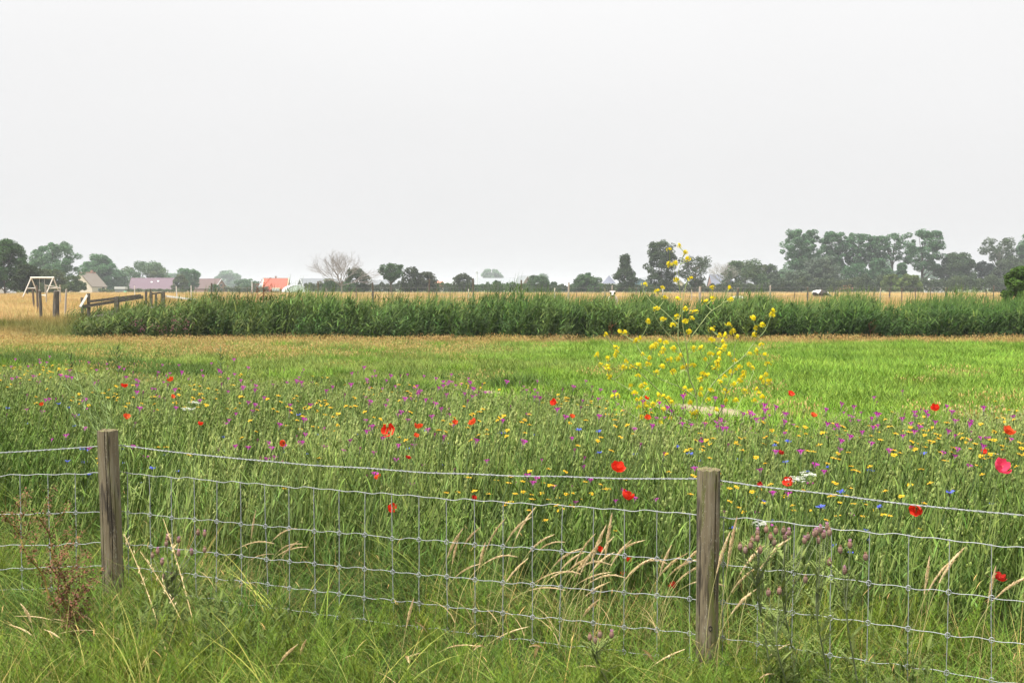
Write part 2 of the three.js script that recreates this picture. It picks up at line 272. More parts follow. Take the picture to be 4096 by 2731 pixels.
// ---------------------------------------------------------------- countable flowers of the strip
const GREEN = [0.13, 0.2, 0.06];
function stemTo(b, h, lx, lz, r = 0.0018, col = GREEN) { b.tube([V(0, 0, 0), V(lx * 0.2, h * 0.4, lz * 0.2), V(lx * 0.55, h * 0.75, lz * 0.55), V(lx, h, lz)], [r * 1.3, r * 1.1, r, r], 3, col); }
function cockleGeo(open) {                                            // five wedge petals in a funnel on a ribbed calyx
  const b = new Build(), h = 0.7, lx = U(0.06, 0.2), lz = U(-0.08, 0.08); stemTo(b, h, lx, lz);
  const ax = V(U(-0.1, 0.4), 1, U(-0.2, 0.12)).normalize(), q = new THREE.Quaternion().setFromUnitVectors(V(0, 1, 0), ax), o = V(lx, h, lz), P = (x, y, z) => V(x, y, z).applyQuaternion(q).add(o);
  b.tube([P(0, -0.004, 0), P(0, 0.006, 0), P(0, 0.018, 0)], [0.003, 0.006, 0.0035], 5, [0.19, 0.23, 0.11]);
  const c = open ? [0.42, 0.035, 0.32] : [0.26, 0.02, 0.16], n = 5, R = open ? 0.0205 : 0.008, H = open ? 0.045 : 0.045;
  for (let k = 0; k < n; k++) {
    const a = k / n * TAU + U(-0.1, 0.1), w = 0.58, cc = vary(c, 0.12), pale = mixc(cc, [0.75, 0.55, 0.7], 0.55);
    const p = (rr, da, y) => P(Math.cos(a + da) * rr, y, Math.sin(a + da) * rr);
    const base = p(0.003, 0, 0.016), m1 = p(R * 0.55, -w * 0.6, H * 0.78), m2 = p(R * 0.55, w * 0.6, H * 0.78), e1 = p(R, -w, H + U(-0.003, 0.003)), e2 = p(R * 1.12, 0, H - 0.004), e3 = p(R, w, H + U(-0.003, 0.003));
    const i0 = b.v(base.x, base.y, base.z, pale), i1 = b.v(m1.x, m1.y, m1.z, cc), i2 = b.v(m2.x, m2.y, m2.z, cc), i3 = b.v(e1.x, e1.y, e1.z, cc), i4 = b.v(e2.x, e2.y, e2.z, cc), i5 = b.v(e3.x, e3.y, e3.z, cc);
    b.f(i0, i1, i2); b.f(i1, i3, i4); b.f(i1, i4, i2); b.f(i2, i4, i5);
  }
  return b.geo();
}
function daisyGeo(col, disc, np, R, len, tiltMax, h = 0.6) {
  const b = new Build(), lx = U(0.02, 0.16), lz = U(-0.06, 0.06); stemTo(b, h, lx, lz, 0.0021, [0.12, 0.19, 0.06]);
  const ax = V(U(-tiltMax, tiltMax), 1, U(-0.1, tiltMax)).normalize(), q = new THREE.Quaternion().setFromUnitVectors(V(0, 1, 0), ax), o = V(lx, h, lz), P = (x, y, z) => V(x, y, z).applyQuaternion(q).add(o);
  b.tube([P(0, -0.006, 0), P(0, 0.0, 0), P(0, 0.005, 0)], [0.002, R * 0.34, R * 0.3], 6, [0.13, 0.18, 0.06]);
  for (let k = 0; k < np; k++) { const a = k / np * TAU, w = Math.PI / np * 0.95, y = U(0.003, 0.008), cc = vary(col, 0.1); b.quad(P(Math.cos(a) * R * 0.25, 0.005, Math.sin(a) * R * 0.25), P(Math.cos(a - w) * R * 0.85, y, Math.sin(a - w) * R * 0.85), P(Math.cos(a) * R * len, y + U(-0.003, 0.002), Math.sin(a) * R * len), P(Math.cos(a + w) * R * 0.85, y, Math.sin(a + w) * R * 0.85), cc); }
  const e = new THREE.Euler().setFromQuaternion(q), m = P(0, 0.006, 0); b.ball(m.x, m.y, m.z, R * 0.36, R * 0.16, R * 0.36, disc, 7, 3, e);
  return b.geo();
}
function cornflowerGeo() {
  const b = new Build(), h = 0.6, lx = U(0.02, 0.14), lz = U(-0.06, 0.06); stemTo(b, h, lx, lz, 0.0017, [0.14, 0.19, 0.11]);
  b.ball(lx, h + 0.004, lz, 0.006, 0.011, 0.006, [0.13, 0.15, 0.08], 5, 3);
  for (let k = 0; k < 10; k++) { const a = k / 10 * TAU + U(-0.2, 0.2), el = U(0.1, 0.7), L = U(0.018, 0.026), d = V(Math.cos(a) * Math.cos(el), Math.sin(el), Math.sin(a) * Math.cos(el)), s = V(-Math.sin(a), 0, Math.cos(a)).multiplyScalar(0.0075), o = V(lx, h + 0.012, lz), c = vary([0.1, 0.14, 0.62], 0.2), tip = o.clone().addScaledVector(d, L); b.tri(o, tip.clone().add(s), tip.clone().sub(s), c); b.tri(tip.clone().add(s), tip.clone().addScaledVector(d, 0.007), tip.clone().sub(s), c); }
  for (let k = 0; k < 7; k++) b.blade(lx, h + 0.012, lz, U(0, TAU), 0.014, 0.003, U(0, 0.5), 0.2, [0.16, 0.06, 0.4], 1);
  return b.geo();
}
function scatter(n, test, clump = 1) { const out = []; let guard = 0; while (out.length < n && guard++ < 200000) { const x = U(-8.5, 6.5), d = U(5.4, 15); if (d < bedFront(x) + 0.05 || d > bedBack(x) + 0.3 || Math.abs(x) > 0.466 * d * 1.12 + 0.2) continue; if (rnd() < test(x, d, 512 + x / d * FOCAL) * Math.min(1, (6.3 / d) ** 2.3)) { const m = Math.ceil(U(0, clump)); for (let k = 0; k < m; k++) { const X = x + U(-0.16, 0.16) * (m > 1), D = d + U(-0.22, 0.22) * (m > 1); if (D > bedFront(X) + 0.05) out.push([X, D]); } } } return out.sort((a, b) => a[1] - b[1]); }
const canopy = (x, d) => (0.83 + 0.1 * nz(x, d, 0.5, 71)) * lerp(1, 0.8, sstep(bedBack(x) - 2.6, bedBack(x) + 0.6, d)) * (1 - 0.38 * thinSpot(x, d));
function plantFlowers(name, geos, spots, most, label, category, group, hFn, natural, stuffName, stuffLabel) {
  const protos = geos.map(g => new THREE.Mesh(g, M.petal)), rest = geos.map(() => ({ m: [], c: [] }));
  spots.forEach(([x, d], k) => {
    const h = hFn(x, d), s = h / natural, turn = U(-0.9, 0.9), g = Math.floor(rnd() * geos.length), head = U(0.7, 1.06);
    const sc = V(head, s, head);
    if (k < most) { const o = protos[g].clone(); o.name = numbered(name); scene.add(o); o.position.set(x, 0, -d); o.rotation.y = turn; o.scale.copy(sc); tag(o, label, category, group); }
    else { rest[g].m.push(new THREE.Matrix4().compose(V(x, 0, -d), new THREE.Quaternion().setFromEuler(new THREE.Euler(0, turn, 0)), sc)); rest[g].c.push([1, 1, 1]); }
  });
  rest.forEach((r, g) => { if (r.m.length > 8) stuff(stuffName, geos[g], M.petal, r.m, r.c, stuffLabel); });
}
plantFlowers('corncockle_flower', [cockleGeo(1), cockleGeo(1), cockleGeo(1), cockleGeo(1), cockleGeo(0)], scatter(500, (x, d, px) => 0.4 + 0.6 * sstep(-0.25, 0.35, nz(x, d, 0.55, 81)), 3), 296,
  'magenta funnel shaped flower on a thin stem in the strip behind the fence', 'wildflower', 'magenta flowers of the flower strip', (x, d) => canopy(x, d) * U(0.84, 1.16) * (d < bedFront(x) + 0.9 ? U(0.62, 1) : 1), 0.73, 'corncockle_drift', 'far magenta flowers at the back of the flower strip');
plantFlowers('corn_marigold', [0, 1, 2, 3].map(() => daisyGeo([0.8, 0.5, 0.006], [0.75, 0.42, 0.008], 13, 0.019, 1.08, 0.3)), scatter(600, (x, d, px) => sstep(-0.12, 0.42, nz(x, d, 0.65, 91) + 0.1 + 0.08 * sstep(640, 760, px) + 0.12 * sstep(260, 60, px)) * (0.25 + 0.75 * (1 - sstep(bedBack(x) - 2.4, bedBack(x) - 0.6, d))), 6), 296,
  'yellow daisy like flower held level in the strip behind the fence', 'wildflower', 'yellow marigolds of the flower strip', (x, d) => canopy(x, d) * U(0.84, 1.02) * (d < bedFront(x) + 0.9 ? U(0.62, 1) : 1), 0.61, 'marigold_drift', 'far yellow marigolds at the back of the flower strip');
plantFlowers('cornflower', [0, 1, 2].map(cornflowerGeo), scatter(120, (x, d, px) => (1 - sstep(1.2, 3.5, d - bedFront(x))) * sstep(-0.2, 0.3, nz(x, d, 0.7, 101) + 0.25 * sstep(650, 760, px) + 0.2 * sstep(240, 40, px) - 0.05), 3), 150,
  'blue ragged cornflower among the stems just behind the fence', 'wildflower', 'blue cornflowers of the flower strip', (x, d) => canopy(x, d) * U(0.4, 0.88), 0.62, 'x', 'x');

// ---------------------------------------------------------------- poppies: each where the photograph shows it
function petalGeo(R, cup, col) {
  const b = new Build(), nu = 6, nv = 5, k0 = b.n;
  for (let j = 0; j <= nv; j++) for (let i = 0; i <= nu; i++) {
    const t = j / nv, s = (i / nu - 0.5) * 2, a = s * 0.95 * Math.min(1, 0.35 + t), r = R * t * (1 - 0.12 * s * s), bend = cup * t * t, w = 0.13 * R * Math.sin(s * 5.5 + cup * 4) * t * t;
    b.v(Math.sin(a) * r * Math.cos(bend * 0.5), Math.sin(bend) * r + w, Math.cos(a) * r * Math.cos(bend * 0.6), col);
  }
  for (let j = 0; j < nv; j++) for (let i = 0; i < nu; i++) { const a = k0 + j * (nu + 1) + i; b.f(a, a + 1, a + nu + 2); b.f(a, a + nu + 2, a + nu + 1); }
  return b.geo(true);
}
const RED = [0.74, 0.032, 0.008], ORANGE = [0.74, 0.09, 0.02], PINK = [0.8, 0.06, 0.14], DRED = [0.45, 0.015, 0.008];
const petals = {}; for (const [n, c] of Object.entries({ RED, ORANGE, PINK, DRED })) petals[n] = [0.7, 1.05, 1.35].map(cup => petalGeo(0.042, cup, c));
const capsuleGeo = (() => { const b = new Build(); b.ball(0, 0.006, 0, 0.006, 0.008, 0.006, [0.12, 0.16, 0.06], 6, 4); for (let k = 0; k < 16; k++) b.blade(0, 0.002, 0, U(0, TAU), 0.014, 0.002, U(0.4, 0.9), 0.2, [0.02, 0.012, 0.02], 1); return b.geo(); })();
function poppy(px, py, colour, size, label, dIn, tiltX = U(-0.1, 0.5), tiltZ = U(-0.6, 0.6)) {
  let d = dIn; if (!d) { d = 7; for (let k = 0; k < 12; k++) { const p = at(px, py, d), want = canopy(p.x, d) * 1.02, h = p.y; d *= 1 + clamp((h - want) * 0.45, -0.2, 0.2); d = clamp(d, bedFront(p.x) + 0.12, bedBack(p.x) + 0.3); } }
  const p = at(px, py, d), t = thing('poppy', label, 'poppy', [p.x, 0, -d], 'poppies of the flower strip'), h = Math.max(0.06, p.y);
  const b = new Build(); const lx = -0.1 * h, r = 0.0022; b.tube([V(lx, 0, 0.03), V(lx * 0.8, h * 0.45, 0.02), V(lx * 0.3, h * 0.85, 0), V(0, h, 0)], [r * 1.2, r, r, r], 4, [0.14, 0.2, 0.07]); mk('stem', b.geo(), M.leaf, t);
  const e = new THREE.Euler(tiltX, 0, tiltZ), q = new THREE.Quaternion().setFromEuler(e);
  const cap = mk('seed_head', capsuleGeo, M.plain, t); cap.position.set(0, h, 0); cap.quaternion.copy(q); cap.scale.setScalar(size);
  for (let k = 0; k < 4; k++) { const m = mk('petal', petals[colour][(k + Math.floor(rnd() * 3)) % 3], M.petal, t); m.position.set(0, h, 0); m.quaternion.copy(q).multiply(new THREE.Quaternion().setFromAxisAngle(V(0, 1, 0), k * Math.PI / 2 + U(-0.25, 0.25))); m.scale.set(size * (k % 2 ? 1 : 1.12), size, size * (k % 2 ? 1 : 1.12)); }
}
const k1024 = 1024 / 2352;
for (const [x, y, c, s, l, d, tx, tz] of [
  [393, 874, 'ORANGE', 0.9, 'orange red poppy standing highest, at the back of the strip near the pink willowherb'],
  [285, 888, 'RED', 0.8, 'small red poppy at the back of the strip, up from the grey post'],
  [396, 911, 'ORANGE', 0.5, 'tiny orange poppy just under the highest poppy on the left'],
  [290, 959, 'ORANGE', 0.7, 'dull orange poppy a little above the grey post with the split top'],
  [97, 930, 'ORANGE', 0.55, 'small orange poppy among marigolds at the left edge of the strip'],
  [459, 975, 'RED', 0.5, 'small narrow red poppy right of the seeding green plant'],
  [652, 1016, 'ORANGE', 0.6, 'drooping orange poppy just above the barbed wire, right of the split post', 0, 1.5],
  [894, 994, 'RED', 1.15, 'large bright red poppy facing out in the middle of the flower strip', 0, 0.75, 0.2],
  [962, 982, 'ORANGE', 0.8, 'crumpled orange poppy right of the large bright red one'],
  [955, 1002, 'ORANGE', 0.5, 'small orange poppy under the crumpled one in the middle'],
  [1044, 972, 'ORANGE', 0.55, 'small orange poppy, left one of a pair in the middle of the strip'],
  [1088, 972, 'ORANGE', 0.8, 'flat orange poppy, right one of a pair in the middle of the strip'],
  [1275, 926, 'RED', 0.8, 'red poppy turned sideways at the back edge of the strip in the centre', 0, 0.6, 0.7],
  [1313, 957, 'ORANGE', 0.5, 'faint orange poppy below the sideways red poppy'],
  [1484, 915, 'RED', 0.75, 'red poppy behind the lowest blossoms of the tall mustard'],
  [1487, 961, 'ORANGE', 0.6, 'small orange poppy below the tall mustard, left of its stem'],
  [1418, 1080, 'RED', 1.05, 'wide red poppy touching the barbed wire left of the mossy post', 0, 0.4, -0.2],
  [1437, 1143, 'RED', 1.0, 'red poppy tilted like a bowl under the barbed wire near the mossy post', 0, 0.3, -0.5],
  [903, 1171, 'RED', 0.85, 'red poppy with a magenta flower against it inside the wire mesh', 0, 0.8, 0.1],
  [870, 1098, 'ORANGE', 0.6, 'small orange red poppy between barbed wire and mesh, left of centre'],
  [937, 1052, 'DRED', 0.45, 'closed dark red poppy just over the barbed wire'],
  [1088, 1145, 'DRED', 0.45, 'dark red poppy just under the upper mesh wire at the centre'],
  [1816, 906, 'RED', 0.95, 'bright red poppy alone on a tall stem right of the mustard', 0, 0.5, -0.2],
  [2147, 941, 'RED', 1.0, 'round orange red poppy standing alone on the right against the mown grass', 0, 0.35, 0],
  [1868, 955, 'ORANGE', 0.6, 'small orange poppy below the lone red poppy right of the mustard'],
  [1811, 1111, 'RED', 0.75, 'red poppy on the barbed wire just right of the mossy post', 0, 0.5, 0.3],
  [1748, 1115, 'DRED', 0.45, 'partly hidden dark red poppy beside the mossy post'],
  [1793, 1042, 'DRED', 0.5, 'dark red poppy bud opening among marigolds right of the mossy post'],
  [2106, 1165, 'RED', 0.85, 'red poppy hanging just below the barbed wire on the right', 0, 1.9, 0.6],
  [2315, 995, 'ORANGE', 1.0, 'orange poppy at the right edge, above the pink one'],
  [2260, 1040, 'RED', 0.5, 'small red poppy left of the pink one'],
  [2295, 1078, 'PINK', 1.2, 'large pink poppy at the right edge of the flower strip', 0, 0.55, -0.3],
  [1376, 1263, 'RED', 0.5, 'small red poppy low down behind the tan grass heads'],
  [1443, 1288, 'RED', 0.55, 'red poppy low behind the lower mesh wires near the mossy post'],
  [1432, 1318, 'ORANGE', 0.4, 'tiny orange poppy lowest of those near the mossy post'],
  [1547, 1347, 'DRED', 0.6, 'dark red poppy low beside the mossy post, left of it'],
  [2293, 1330, 'DRED', 0.8, 'wilted dark red poppy low in the mesh at the right edge'],
]) poppy(x * k1024, y * k1024, c, s, l, d || 0, tx, tz);
// ---------------------------------------------------------------- tall mustard
{
  const D0 = 9, P = (x, y, d) => at(560 + x / 8.476, 240 + y / 8.476, d), base = P(1165, 1640, D0), root = thing('mustard_plant', 'tall branching mustard plant with many yellow blossom clusters rising above the horizon', 'mustard plant', [base.x, 0, base.z]);
  const loc = p => p.clone().sub(root.position), green = [0.33, 0.4, 0.16];
  const samples = [];                                                  // points of branches that side shoots may leave from: {x, y, d}
  function limb(pts, r0, r1, parentName) {
    const c = new THREE.CatmullRomCurve3(pts.map(([x, y, d]) => V(x, y, d * 1000)), false, 'centripetal'), n = Math.max(4, Math.round(c.getLength() / 28)), q = c.getPoints(n).map(p => V(p.x, p.y, p.z / 1000));
    const b = new Build(); b.tube(q.map(p => loc(P(p.x, p.y, p.z))), q.map((_, k) => lerp(r0 * 1.35, Math.max(r1, 0.0023), k / n)), 4, vary(green, 0.12)); mk(parentName, b.geo(true), M.leaf, root);
    for (const p of q) samples.push([p.x, p.y, p.z]);
  }
  const g0 = [1165, 2300, D0];
  limb([g0, [1165, 1640, D0], [1150, 1300, D0], [1092, 1150, 8.98], [1080, 950, 8.95], [1068, 880, 8.95], [1040, 700, 8.93], [1035, 590, 8.92], [1055, 430, 8.9], [1085, 340, 8.9], [1108, 325, 8.9]], 0.006, 0.0016, 'stem');
  limb([[1090, 1140, 8.98], [1040, 1010, 9.02], [1008, 900, 9.06], [1002, 720, 9.1], [1025, 560, 9.1], [1012, 400, 9.1], [985, 300, 9.08], [965, 225, 9.05]], 0.004, 0.0014, 'branch');
  limb([[1012, 400, 9.1], [1005, 260, 9.12], [1025, 190, 9.12], [1048, 120, 9.12]], 0.0018, 0.0011, 'branch');
  limb([[1162, 1600, D0], [1040, 1560, 8.9], [870, 1310, 8.75], [690, 1130, 8.65], [560, 1000, 8.6], [490, 925, 8.6]], 0.005, 0.0016, 'branch');
  limb([[1150, 1330, D0], [1010, 1240, 8.9], [860, 1180, 8.85], [690, 1065, 8.8]], 0.003, 0.0014, 'branch');
  limb([[1085, 1110, 8.97], [1000, 880, 8.85], [920, 800, 8.8], [850, 715, 8.78], [800, 625, 8.76], [812, 580, 8.76]], 0.003, 0.0014, 'branch');
  limb([[1002, 720, 9.1], [880, 600, 9.15], [780, 525, 9.18], [708, 425, 9.2], [718, 375, 9.2]], 0.0026, 0.0012, 'branch');
  limb([[1068, 880, 8.95], [1200, 700, 9.05], [1280, 600, 9.1], [1370, 540, 9.12], [1433, 405, 9.14]], 0.003, 0.0013, 'branch');
  limb([[1162, 1480, D0], [1280, 1235, 9.1], [1440, 1080, 9.25], [1560, 980, 9.3], [1650, 860, 9.35], [1740, 760, 9.4], [1788, 635, 9.4]], 0.0042, 0.0014, 'branch');
  limb([[1152, 1310, D0], [1230, 1100, 8.8], [1320, 960, 8.7], [1378, 862, 8.7]], 0.0036, 0.0014, 'branch');
  limb([[1165, 1620, D0], [1360, 1450, 8.7], [1410, 1280, 8.6], [1470, 1070, 8.55], [1480, 900, 8.55]], 0.0038, 0.0014, 'branch');
  limb([[1165, 1660, D0], [1420, 1530, 9.2], [1560, 1300, 9.35], [1640, 1120, 9.45]], 0.0036, 0.0013, 'branch');
  limb([[1162, 1560, D0], [900, 1450, 9.2], [720, 1345, 9.3], [600, 1270, 9.35], [470, 1190, 9.4], [428, 1158, 9.4]], 0.0036, 0.0013, 'branch');
  limb([[1040, 1330, D0], [960, 1130, 8.6], [900, 1020, 8.5], [860, 920, 8.5]], 0.0028, 0.0012, 'branch');
  const heads = [1010,40,930,74,1065,100,1082,152,930,195,983,190,1112,318,990,332,718,368,868,396,825,425,890,478,995,487,1290,397,1435,397,1292,487,1452,493,1232,515,815,572,1060,575,1138,600,990,640,1125,656,870,660,748,678,955,710,1057,680,1098,767,1806,590,1790,625,1640,650,1712,710,1657,740,1640,795,1430,708,1287,750,1460,765,1352,802,1402,800,1503,815,1285,838,1380,855,387,792,505,772,550,776,680,830,645,845,472,902,475,935,465,968,847,848,893,858,780,900,808,876,875,915,865,952,965,912,1132,912,1188,912,1380,905,1355,920,1400,900,1708,877,1668,935,1605,955,1735,965,312,962,402,994,345,1048,405,1065,405,1090,540,1072,603,1066,668,1054,558,1017,757,990,698,960,738,1042,660,1140,868,1060,817,1113,910,1012,940,1005,1005,1000,1025,970,960,1108,1040,1075,1080,1060,1125,1050,1232,1002,1280,960,1345,960,1350,1005,1436,962,1330,1030,1335,1055,1310,1085,1478,1012,1520,1065,1598,1045,1635,1077,1760,1038,1448,1115,1495,1095,1555,1118,1550,1150,1525,1180,1748,1130,1705,1170,1720,1195,1765,1190,1192,1170,1240,1145,1215,1125,1390,1150,1475,1215,1360,1195,422,1152,595,1230,632,1285,712,1215,740,1255,690,1235,450,1320,490,1310,1060,1248,1105,1272,1200,1255,1275,1262,1185,1298,1395,1270,1570,1272,1672,1258,1683,1292,1718,1320,1648,1352,1490,1350,1410,1358,1262,1350,838,1308,880,1315,925,1335,945,1365,1055,1308,685,1340,650,1345,715,1380,665,1408,740,1405,792,1382,838,1360,1105,1368,877,1432,680,1492,1130,1470,1330,1430,1160,1448,1608,1455,1350,1505,935,1502,845,1540];
  const headGeos = [0, 1, 2].map(() => {
    const b = new Build();
    for (let k = 0; k < 20; k++) {
      const low = k > 13, th = low ? U(1.2, 2.6) : Math.acos(U(-0.3, 1)), a = U(0, TAU), r = low ? U(0.02, 0.042) : U(0.009, 0.022), n = V(Math.sin(th) * Math.cos(a), Math.cos(th), Math.sin(th) * Math.sin(a)), o = n.clone().multiplyScalar(r * U(0.8, 1.1)), u = V(-Math.sin(a), U(-0.2, 0.2), Math.cos(a)).normalize(), w = V().crossVectors(n, u).normalize(), c = vary([0.8, 0.66, 0.012], 0.12), s = U(0.0095, 0.0125);
      for (let e = 0; e < 4; e++) { const f = e * Math.PI / 2 + a, dir = u.clone().multiplyScalar(Math.cos(f)).addScaledVector(w, Math.sin(f)), side = u.clone().multiplyScalar(-Math.sin(f)).addScaledVector(w, Math.cos(f)).multiplyScalar(s * 0.5); b.tri(o, o.clone().addScaledVector(dir, s).add(side).addScaledVector(n, 0.001), o.clone().addScaledVector(dir, s).sub(side), c); }
      if (k % 3 === 0) b.tube([V(0, -0.01, 0), o], 0.0006, 3, [0.25, 0.3, 0.08]);
    }
    b.ball(0, 0.01, 0, 0.005, 0.005, 0.005, [0.5, 0.5, 0.05], 6, 3);
    return b.geo();
  });
  const list = []; for (let k = 0; k < heads.length; k += 2) list.push([heads[k], heads[k + 1]]);
  list.sort((a, b) => b[1] - a[1]);
  for (const [x, y] of list) {
    let best = null, bd = 1e9;
    for (const s of samples) { const dx = x - s[0], dy = s[1] - y; if (dy < 22) continue; const c = Math.hypot(dx, dy) + Math.max(0, Math.abs(dx) - dy * 1.1) * 2; if (c < bd) { bd = c; best = s; } }
    const d = best[2] + U(-0.06, 0.06), [bx, by] = best, sway = U(-0.25, 0.25);
    if (Math.hypot(x - bx, y - by) > 24) limb([best, [lerp(bx, x, 0.55 + sway * 0.4), lerp(by, y, 0.35), lerp(best[2], d, 0.4)], [lerp(bx, x, 0.95 + sway * 0.3), lerp(by, y, 0.75), d], [x, y + 6, d]], 0.003, 0.0022, 'flower_stalk');
    const m = mk('blossom_cluster', pick(headGeos), M.petal, root); m.position.copy(loc(P(x, y, d))); m.rotation.set(U(-0.4, 0.4), U(0, TAU), U(-0.4, 0.4)); m.scale.set(U(0.62, 1.05), U(0.62, 1.15), U(0.62, 1.05));
  }
  for (const [x, y, d, len, az] of [[1068, 1130, 8.9, 0.12, 2.2], [905, 1215, 8.8, 0.08, 1.8], [1320, 1240, 9.1, 0.07, 0.5], [1190, 1430, 8.95, 0.14, 1], [1080, 890, 8.94, 0.06, 2.6]]) {
    const b = new Build(), p = loc(P(x, y - 30, d)); b.blade(p.x, p.y, p.z, az, len, len * 0.3, 1.2, 1.2, [0.17, 0.22, 0.05], 5, 0.3, 1); mk('leaf', b.geo(true), M.leaf, root);
  }
}

// ---------------------------------------------------------------- stock fence: posts, barbed wire, mesh
{
  const fence = thing('stock_fence', 'galvanised wire mesh fence with round wooden posts across the foreground', 'fence', [-2.11, 0, -5.75]);
  const O = fence.position;
  const woodTex = (seed, moss) => noiseTex(512, 1024, (u, v) => {
    const a = u * TAU, cx = Math.cos(a), sx = Math.sin(a), N = (f, fy, o) => noise3.noise(cx * f + o + seed, sx * f - o, v * fy + o * 2.1);
    const grain = 0.35 * N(9, 6, 1) + 0.35 * N(24, 14, 2) + 0.3 * N(50, 30, 3), blot = N(1.6, 9, 4) + 0.6 * N(5, 30, 5);
    let c = mixc([0.5, 0.455, 0.37], [0.35, 0.305, 0.23], clamp(0.5 + grain * 0.9)); c = mixc(c, [0.52, 0.49, 0.42], clamp(blot * 0.9));
    c = mixc(c, [0.2, 0.175, 0.14], clamp((N(1.4, 7, 6) + 0.6 * N(6, 30, 12) + 0.3 * grain) * 1.8 - 0.05) * 0.85);
    c = mixc(c, [0.36, 0.38, 0.18], moss * clamp((N(1.2, 5, 7) + 0.4 * N(9, 50, 8)) * 1.6 - 0.05));
    const sp = N(30, 130, 9) + 0.6 * N(60, 240, 10) + 0.5 * N(2, 5, 11); if (sp > 0.62) c = mixc(c, [0.68, 0.67, 0.6], clamp((sp - 0.62) * 5));
    return c;
  });
  const topTex = noiseTex(128, 128, (u, v) => { const x = u - 0.5, y = v - 0.5, r = Math.hypot(x, y) * 2, n = noise3.noise(u * 14, v * 14, 3), c = mixc([0.46, 0.42, 0.31], [0.3, 0.27, 0.19], clamp(0.5 + 0.4 * Math.sin(r * 34 + n * 3) + n * 0.5)); return mixc(c, [0.42, 0.44, 0.24], clamp(noise3.noise(u * 5, v * 5, 9) * 1.5)); });
  function post(x, d, h, r0, r1, tilt, cracks, seed, moss, label, rough) {
    const NA = 300, NH = 60, b = { p: [], uv: [], i: [] }, y0 = -0.35;
    for (let j = 0; j <= NH; j++) for (let i = 0; i <= NA; i++) {
      const t = j / NH, y = lerp(y0, h, t), a = (i % NA) / NA * TAU, ca = Math.cos(a), sa = Math.sin(a); let r = lerp(r0, r1, clamp((y) / h)) * (1 + 0.022 * noise3.noise(ca * 1.3 + seed, sa * 1.3, y * 2.5) + 0.012 * noise3.noise(ca * 4 + seed, sa * 4, y * 1.2));
      for (const [ang, w, dep, from, to] of cracks) { const off = ang + 0.12 * noise3.noise(y * 2.1, seed, ang * 3); let da = Math.atan2(Math.sin(a - off), Math.cos(a - off)); if (Math.abs(da) < w) r -= dep * (1 - Math.abs(da) / w) * sstep(from, from + 0.1, y) * (1 - sstep(to - 0.06, to, y)); }
      if (rough && j === NH) r *= 1 + 0.03 * noise3.noise(ca * 6, sa * 6, seed);
      b.p.push(ca * r, y + (j === NH ? 0.008 * noise3.noise(ca * 2.2, sa * 2.2, seed) : 0), sa * r); b.uv.push(i / NA, y * 0.55);
    }
    for (let j = 0; j < NH; j++) for (let i = 0; i < NA; i++) { const k = j * (NA + 1) + i; b.i.push(k, k + NA + 1, k + NA + 2, k, k + NA + 2, k + 1); }
    const g = new THREE.BufferGeometry(); g.setAttribute('position', new THREE.Float32BufferAttribute(b.p, 3)); g.setAttribute('uv', new THREE.Float32BufferAttribute(b.uv, 2)); g.setIndex(b.i); g.computeVertexNormals();
    const tex = woodTex(seed, moss), o = mk('post', g, new THREE.MeshStandardMaterial({ map: tex, bumpMap: tex, bumpScale: 0.003, roughness: 0.95 }), fence);
    o.position.set(x - O.x, 0, -d - O.z); o.rotation.z = tilt; if (label) o.userData.label = label;
    const ring = b.p.slice(NH * (NA + 1) * 3), tp = [0, h + 0.004, 0], tu = [0.5, 0.5], ti = []; const rings = [1, 0.66, 0.33];
    rings.forEach((f, q) => { for (let i = 0; i < NA; i++) { const X = ring[i * 3], Y = ring[i * 3 + 1], Z = ring[i * 3 + 2]; tp.push(X * f, Y + (q ? 0.006 * noise3.noise(X * f * 90, Z * f * 90, seed) * (rough ? 1.6 : 0.7) + 0.003 : 0), Z * f); tu.push(0.5 + X * f / r1 / 2.2, 0.5 + Z * f / r1 / 2.2); } });
    for (let i = 0; i < NA; i++) { const e = (i + 1) % NA; for (let q = 0; q < 2; q++) { const a = 1 + q * NA, c = a + NA; ti.push(a + i, c + e, a + e, a + i, c + i, c + e); } ti.push(1 + 2 * NA + i, 0, 1 + 2 * NA + e); }
    const tg = new THREE.BufferGeometry(); tg.setAttribute('position', new THREE.Float32BufferAttribute(tp, 3)); tg.setAttribute('uv', new THREE.Float32BufferAttribute(tu, 2)); tg.setIndex(ti); tg.computeVertexNormals();
    mk('end_grain', tg, new THREE.MeshStandardMaterial({ map: topTex, bumpMap: topTex, bumpScale: 0.004, roughness: 1 }), o);
    return o;
  }
  const F = Math.PI / 2;                                                 // azimuth that faces the camera
  post(-2.11, 5.75, 0.955, 0.056, 0.052, 0.02, [[F + 0.95, 0.045, 0.02, 0.1, 1], [F - 0.05, 0.035, 0.018, 0.45, 1], [F - 0.4, 0.035, 0.016, 0.05, 1], [F + 0.5, 0.04, 0.022, -0.2, 0.55], [F - 0.85, 0.03, 0.012, 0.2, 0.7], [F + 2.6, 0.06, 0.02, 0, 1]], 3.3, 0.55, 'grey split round post with a frayed top', true);
  const right = post(0.82, 4.56, 0.945, 0.046, 0.048, -0.003, [[F - 0.55, 0.085, 0.034, 0.38, 1], [F + 0.95, 0.05, 0.014, 0.0, 0.75], [F + 0.1, 0.022, 0.006, 0.0, 0.5]], 8.1, 1.0, 'greenish grey round post with a flat mossy top', false);
  { // ring shaped knot hole low on the mossy post
    const g = new THREE.TorusGeometry(0.0075, 0.0026, 6, 18), k = mk('knot', g, std([0.02, 0.016, 0.012], 0.95), right); k.position.set(0.006, 0.285, 0.0462); k.scale.set(0.85, 1.25, 0.6);
  }
  const stapleGeo = new THREE.TorusGeometry(0.009, 0.0018, 5, 12, Math.PI);
